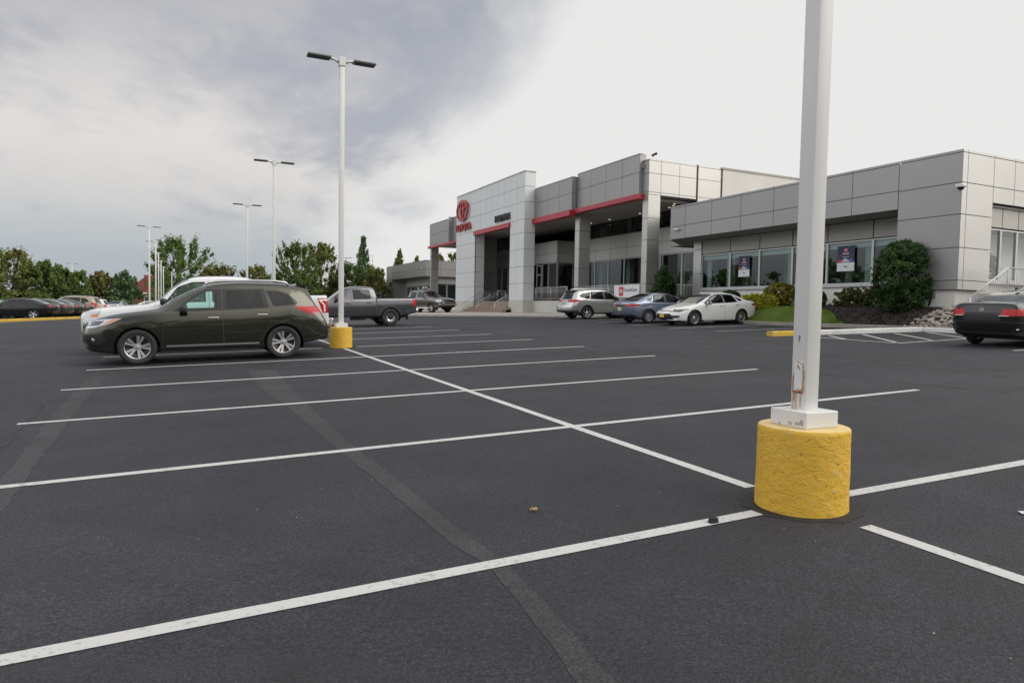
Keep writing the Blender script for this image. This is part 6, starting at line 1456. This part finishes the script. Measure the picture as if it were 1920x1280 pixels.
        mb = MB(); n = 10; mb.tube([(c.X(4.80)-.10*(1-(2*i/n-1)**2), -.80+1.6*i/n, .47) for i in range(n+1)], .010, CHROME, 6); mb.obj('bumper_strip', parent=root)
        for sg in (-1, 1): mb = MB(); mb.box((c.X(4.99), sg*.52-.10, .795), (c.X(4.86)-.06, sg*.52+.10, .811), white2); mb.obj('reversing_lens', parent=root)
        mb = MB(); mb.prism([(c.X(3.35), 1.455), (c.X(3.52), 1.42), (c.X(3.50), 1.50)], -.02, .02, BLACK, lambda a, b, h: (a, h, b)); mb.obj('antenna', parent=root)
        mb = MB(); mb.box((c.X(4.95), -.17, .715), (c.X(4.90)-.05, .17, .825), mat('dim_plate', (.03, .035, .03), .5), bev=.004); mb.obj('number_plate', parent=root)
    sp['extra_fn'] = [vw_extra]
    add_car(sp, 'black sedan with red tail lights at the right edge, parked nose in by the stair', 16.75, 7.05, 0, name='parked_car')
    # ---------------- row beyond the yellow kerb
    r = Vector((.216, .976)); hd = PI-rad(12.5); W0 = Vector((-13.25, 53.4)); fwd = Vector((math.cos(hd), math.sin(hd)))
    def row(s, sp, label, cat='car', name='parked_car'):
        rear = sp['L']-sp['fo']-sp['wb']; left_wheel = W0+r*s; ctr = left_wheel+r*(sp['W']/2)+fwd*(sp['L']/2-sp['fo']) if False else left_wheel+r*(sp['W']/2)+fwd*(sp['fo']+sp['wb']-sp['L']/2)
        add_car(sp, label, ctr.x, ctr.y, hd, 'cars in the row behind the yellow kerb', name, cat)
    def tail_cut(L, z0, z1, ym=.40): return dict(poly=[(L-.26,z0+.04),(L+.3,z0+.03),(L+.3,z1-.01),(L-.22,z1-.01)], cond=lambda c_, n: abs(c_.y) > ym and c_.x < -L/2+.9, name='tail_light', m=REDL)
    dgrey = paint('dark_grey_paint', (.06, .062, .066), .5); dgrey2 = paint('warm_grey_paint', (.085, .08, .08), .5); dark = paint('charcoal_paint', (.022, .022, .026), .4); tan = paint('tan_paint', (.36, .31, .24), .5, .3); black2 = paint('jet_paint', (.010, .010, .012), .2)
    a = sedan_spec(L=4.88, W=1.84, H=1.45, wb=2.82, fo=.98, R=.345, col=black2, rim='five', rr=.25); a['cuts'].append(tail_cut(4.88, .85, .97)); row(0, a, 'black sedan with bright alloy wheels, nearest in the row behind the yellow kerb')
    a = sedan_spec(L=4.85, W=1.82, H=1.46, wb=2.78, fo=.98, R=.335, col=dgrey, rim='five', rim_face=ALU_D, rr=.24); a['cuts'].append(tail_cut(4.85, .86, .98)); row(2.6, a, 'dark grey sedan with dark wheels, second in the row behind the yellow kerb')
    a = sedan_spec(L=4.7, W=1.78, H=1.43, wb=2.7, fo=.96, R=.32, col=dark, rim='cover'); a['cuts'].append(tail_cut(4.7, .84, .94)); row(4.75, a, 'charcoal sedan squeezed between two grey sedans in the far row')
    a = sedan_spec(L=4.85, W=1.80, H=1.46, wb=2.75, fo=.98, R=.33, col=dgrey2, rim='cover', rr=.235); a['cuts'].append(tail_cut(4.85, .86, .97)); row(6.75, a, 'warm grey sedan with silver wheel covers beside the tan SUV')
    a = suv_spec(4.75, 1.87, 1.78, 2.70, .92, .37, tan, GLASS_D, GLASS_P, 'five', ALU_S, .24); a['cuts'].append(dict(poly=[(4.33,.86),(5,.86),(5,1.18),(4.2,1.18)], cond=lambda c_, n: abs(c_.y) > .6 and c_.x < -1.6, name='tail_light', m=REDL)); a['extra_fn'] = [rails(2.2, 3.9, 1.76, .62, BLACK)]; row(8.9, a, 'tan SUV in the row behind the yellow kerb', 'SUV', 'parked_suv')
    a = suv_spec(4.6, 1.80, 1.58, 2.65, .92, .34, white, GLASS_D, GLASS_P, 'cover', ALU_S, .22); a['cuts'].append(dict(poly=[(4.2,.86),(5,.86),(5,1.04),(4.1,1.04)], cond=lambda c_, n: abs(c_.y) > .5 and c_.x < -1.6, name='tail_light', m=REDL)); row(11.3, a, 'white hatchback at the far end of the row, next to the tan SUV')
    a = sedan_spec(L=4.7, W=1.78, H=1.45, wb=2.7, fo=.96, R=.32, col=silver, rim='cover'); c0 = W0+r*9+Vector((-8.3, 9)); add_car(a, 'pale silver sedan just showing at the left edge behind the black one', c0.x, c0.y, hd, None, 'parked_car')
    for i, (px, py, cc, lab) in enumerate(((-7.0, 84, white, 'white car far off under the autumn tinted tree'), (-10.2, 82.5, silver, 'silver car far off beside the lone white lamp post'))):
        a = sedan_spec(L=4.7, W=1.78, H=1.47, wb=2.7, fo=.96, R=.32, col=cc, rim='cover'); a['n'] = 48; add_car(a, lab, px, py, .3+i, 'far parked cars', 'parked_car')
build_vehicles()

# ------------------------------------------------------------------ small things
def build_bits():
    def gz(x, y): return ground(x, y)+.004
    # fallen oak leaf, block of tar, scrap
    rng = np.random.default_rng(5); LM = mat('dry_leaf', (.42, .27, .10), .8, noise=(40, .2))
    mb = MB(); x, y = -1.72, .70; z = gz(x, y)
    for a, L, w in ((.2, .045, .008), (1.3, .03, .007), (2.4, .042, .008), (3.6, .036, .007), (4.6, .028, .006), (5.5, .032, .007)):
        d = Vector((math.cos(a), math.sin(a), 0)); s = Vector((-d.y, d.x, 0))*w; c = Vector((x, y, z+.006)); mb.faces([c-s*.4, c+d*L*.6-s+Vector((0, 0, .012)), c+d*L+Vector((0, 0, .004)), c+d*L*.6+s+Vector((0, 0, .016)), c+s*.4], [(0, 1, 2, 3, 4)], LM)
    tag(mb.obj('fallen_leaf', recalc=False), 'small dry tan leaf lying in the middle of the near stall', 'leaf')
    mb = MB(); x, y = -.80, -.02; z = gz(x, y); mb.prism([(-.03, -.02), (.028, -.024), (.03, .018), (-.012, .03), (-.032, .012)], z, z+.032, mat('tar_black', (.008, .008, .009), .7), lambda a, b, h: (x+a*(1 if h < z+.01 else .8), y+b*(1 if h < z+.01 else .8), h))
    tag(mb.obj('tar_lump', recalc=True), 'small black lump sitting on the white line left of the yellow base', 'debris')
    mb = MB(); x, y = 1.13, -.80; z = gz(x, y); mb.faces([(x-.03, y-.015, z+.004), (x+.05, y-.02, z+.012), (x+.055, y+.02, z+.004), (x-.02, y+.02, z+.014)], [(0, 1, 2, 3)], mat('paper_scrap', (.5, .5, .52), .7))
    tag(mb.obj('paper_scrap', recalc=False), 'scrap of pale paper on the asphalt at the right edge', 'litter')
    mb = MB()
    for k in range(230):
        x = rng.uniform(-5.5, 3.5); y = rng.uniform(-2.3, 5); r = rng.uniform(.003, .009); z = gz(x, y); a = rng.uniform(0, 6)
        mb.faces([(x+r*math.cos(a), y+r*math.sin(a), z), (x+r*math.cos(a+2.1), y+r*math.sin(a+2.1), z), (x+r*math.cos(a+4.2), y+r*math.sin(a+4.2), z), (x, y, z+r*.8)], [(0, 1, 3), (1, 2, 3), (2, 0, 3)])
    tag(mb.obj('grit', leaf_mat('grit', (.10, .08, .06), (.30, .27, .22), (.6, .57, .5), .9), recalc=False), 'scattered grit and leaf crumbs on the asphalt', 'grit', kind='stuff')
    # indoors, behind the side window of the wing: a seated person seen from behind, a plant, a ball
    t = thing('person', 'dark haired person in a teal top seated with their back to the side window', 'person', (24.0, 12.95, 2.42), 0)
    def skin_body(name, verts, edges, radii, m, par, sub=2):
        me = bpy.data.meshes.new(name); me.from_pydata(verts, edges, []); me.materials.append(m); o = bpy.data.objects.new(name, me); COL.objects.link(o); o.parent = par
        sk = o.modifiers.new('skin', 'SKIN'); me.skin_vertices[0].data[0].use_root = True
        for i, r in enumerate(radii): me.skin_vertices[0].data[i].radius = (r, r) if not isinstance(r, tuple) else r; me.skin_vertices[0].data[i].use_loose = False
        sb = o.modifiers.new('sub', 'SUBSURF'); sb.levels = sub; sb.render_levels = sub; return o
    v = [(0, 0, .55), (0, .02, .75), (0, .0, .98), (0, .0, 1.10), (0, .02, 1.22), (0, .04, 1.36), (.19, 0, 1.04), (.25, .06, .80), (.20, .28, .68), (-.19, 0, 1.04), (-.25, .06, .80), (-.20, .28, .68), (.10, .10, .54), (.12, .45, .52), (.12, .47, .10), (-.10, .10, .54), (-.12, .45, .52), (-.12, .47, .10)]
    e = [(0, 1), (1, 2), (2, 3), (3, 4), (4, 5), (2, 6), (6, 7), (7, 8), (2, 9), (9, 10), (10, 11), (0, 12), (12, 13), (13, 14), (0, 15), (15, 16), (16, 17)]
    rr = [(.17, .13), (.16, .12), (.17, .12), .06, .095, .085, .075, .055, .04, .075, .055, .04, .10, .075, .05, .10, .075, .05]
    skin_body('body', v, e, rr, mat('teal_cloth', (.10, .20, .19), .9), t)
    skin_body('hair', [(0, -.02, 1.18), (0, -.03, 1.28), (0, .0, 1.40)], [(0, 1), (1, 2)], [.10, .135, .11], mat('dark_hair', (.02, .014, .012), .6), t)
    t = thing('potted_plant', 'dark leafy plant inside the side window next to the seated person', 'plant', (24.7, 12.75, 2.42)); cen = [(rng.normal(0, .13*(1-k/30)), rng.normal(0, .1), .5+k*.035) for k in range(26)]
    leaf_obj('foliage', leaf_cloud(rng, cen, [.14]*26, 900, .06), MATS['leaf_evergreen'], t); mb = MB(); mb.lathe([(.12, 0), (.16, .35), (.13, .35), (.001, .33)], STEP, 16); mb.obj('pot', parent=t)
    mb = MB(); mb.lathe([(.001, -.14)]+[(.14*math.cos(a), .14*math.sin(a)) for a in np.linspace(-1.4, 1.4, 9)]+[(.001, .14)], mat('pink_ball', (.55, .06, .25), .5), 18, c=(23.35, 12.72, 3.05)); tag(mb.obj('ball'), 'pink ball in the lower corner of the side window', 'ball')
    # armchairs and a desk inside the long windows
    for (x, y, lab) in ((24.0, 17.2, 'tan armchair inside the window with the right poster'), (24.6, 21.9, 'tan armchair inside the window above the yellow shrub')):
        t = thing('armchair', lab, 'chair', (x, y, 2.42), math.pi, 'armchairs inside the showroom'); W_ = MATS.get('tan_leather') or mat('tan_leather', (.34, .25, .13), .6)
        mb = MB(); mb.box((-.3, -.35, .15), (.35, .35, .45), W_, bev=.06); mb.obj('seat', parent=t)
        mb = MB(); mb.box((-.45, -.38, .15), (-.26, .38, 1.05), W_, bev=.07); mb.obj('backrest', parent=t)
        for s in (-1, 1): mb = MB(); mb.box((-.3, s*.42-.07, .1), (.35, s*.42+.07, .65), W_, bev=.05); mb.obj('armrest', parent=t)
    t = thing('display_board', 'white display board standing inside the window above the yellow shrub', 'board', (24.3, 21.3, 2.42)); mb = MB(); mb.box((-.03, -.45, .5), (.03, .45, 1.75), DIRTW, bev=.01); mb.obj('panel', parent=t)
    for s in (-1, 1): mb = MB(); mb.tube([(0, s*.4, 0), (0, s*.4, .5)], .02, MULL); mb.obj('leg', parent=t)
build_bits()
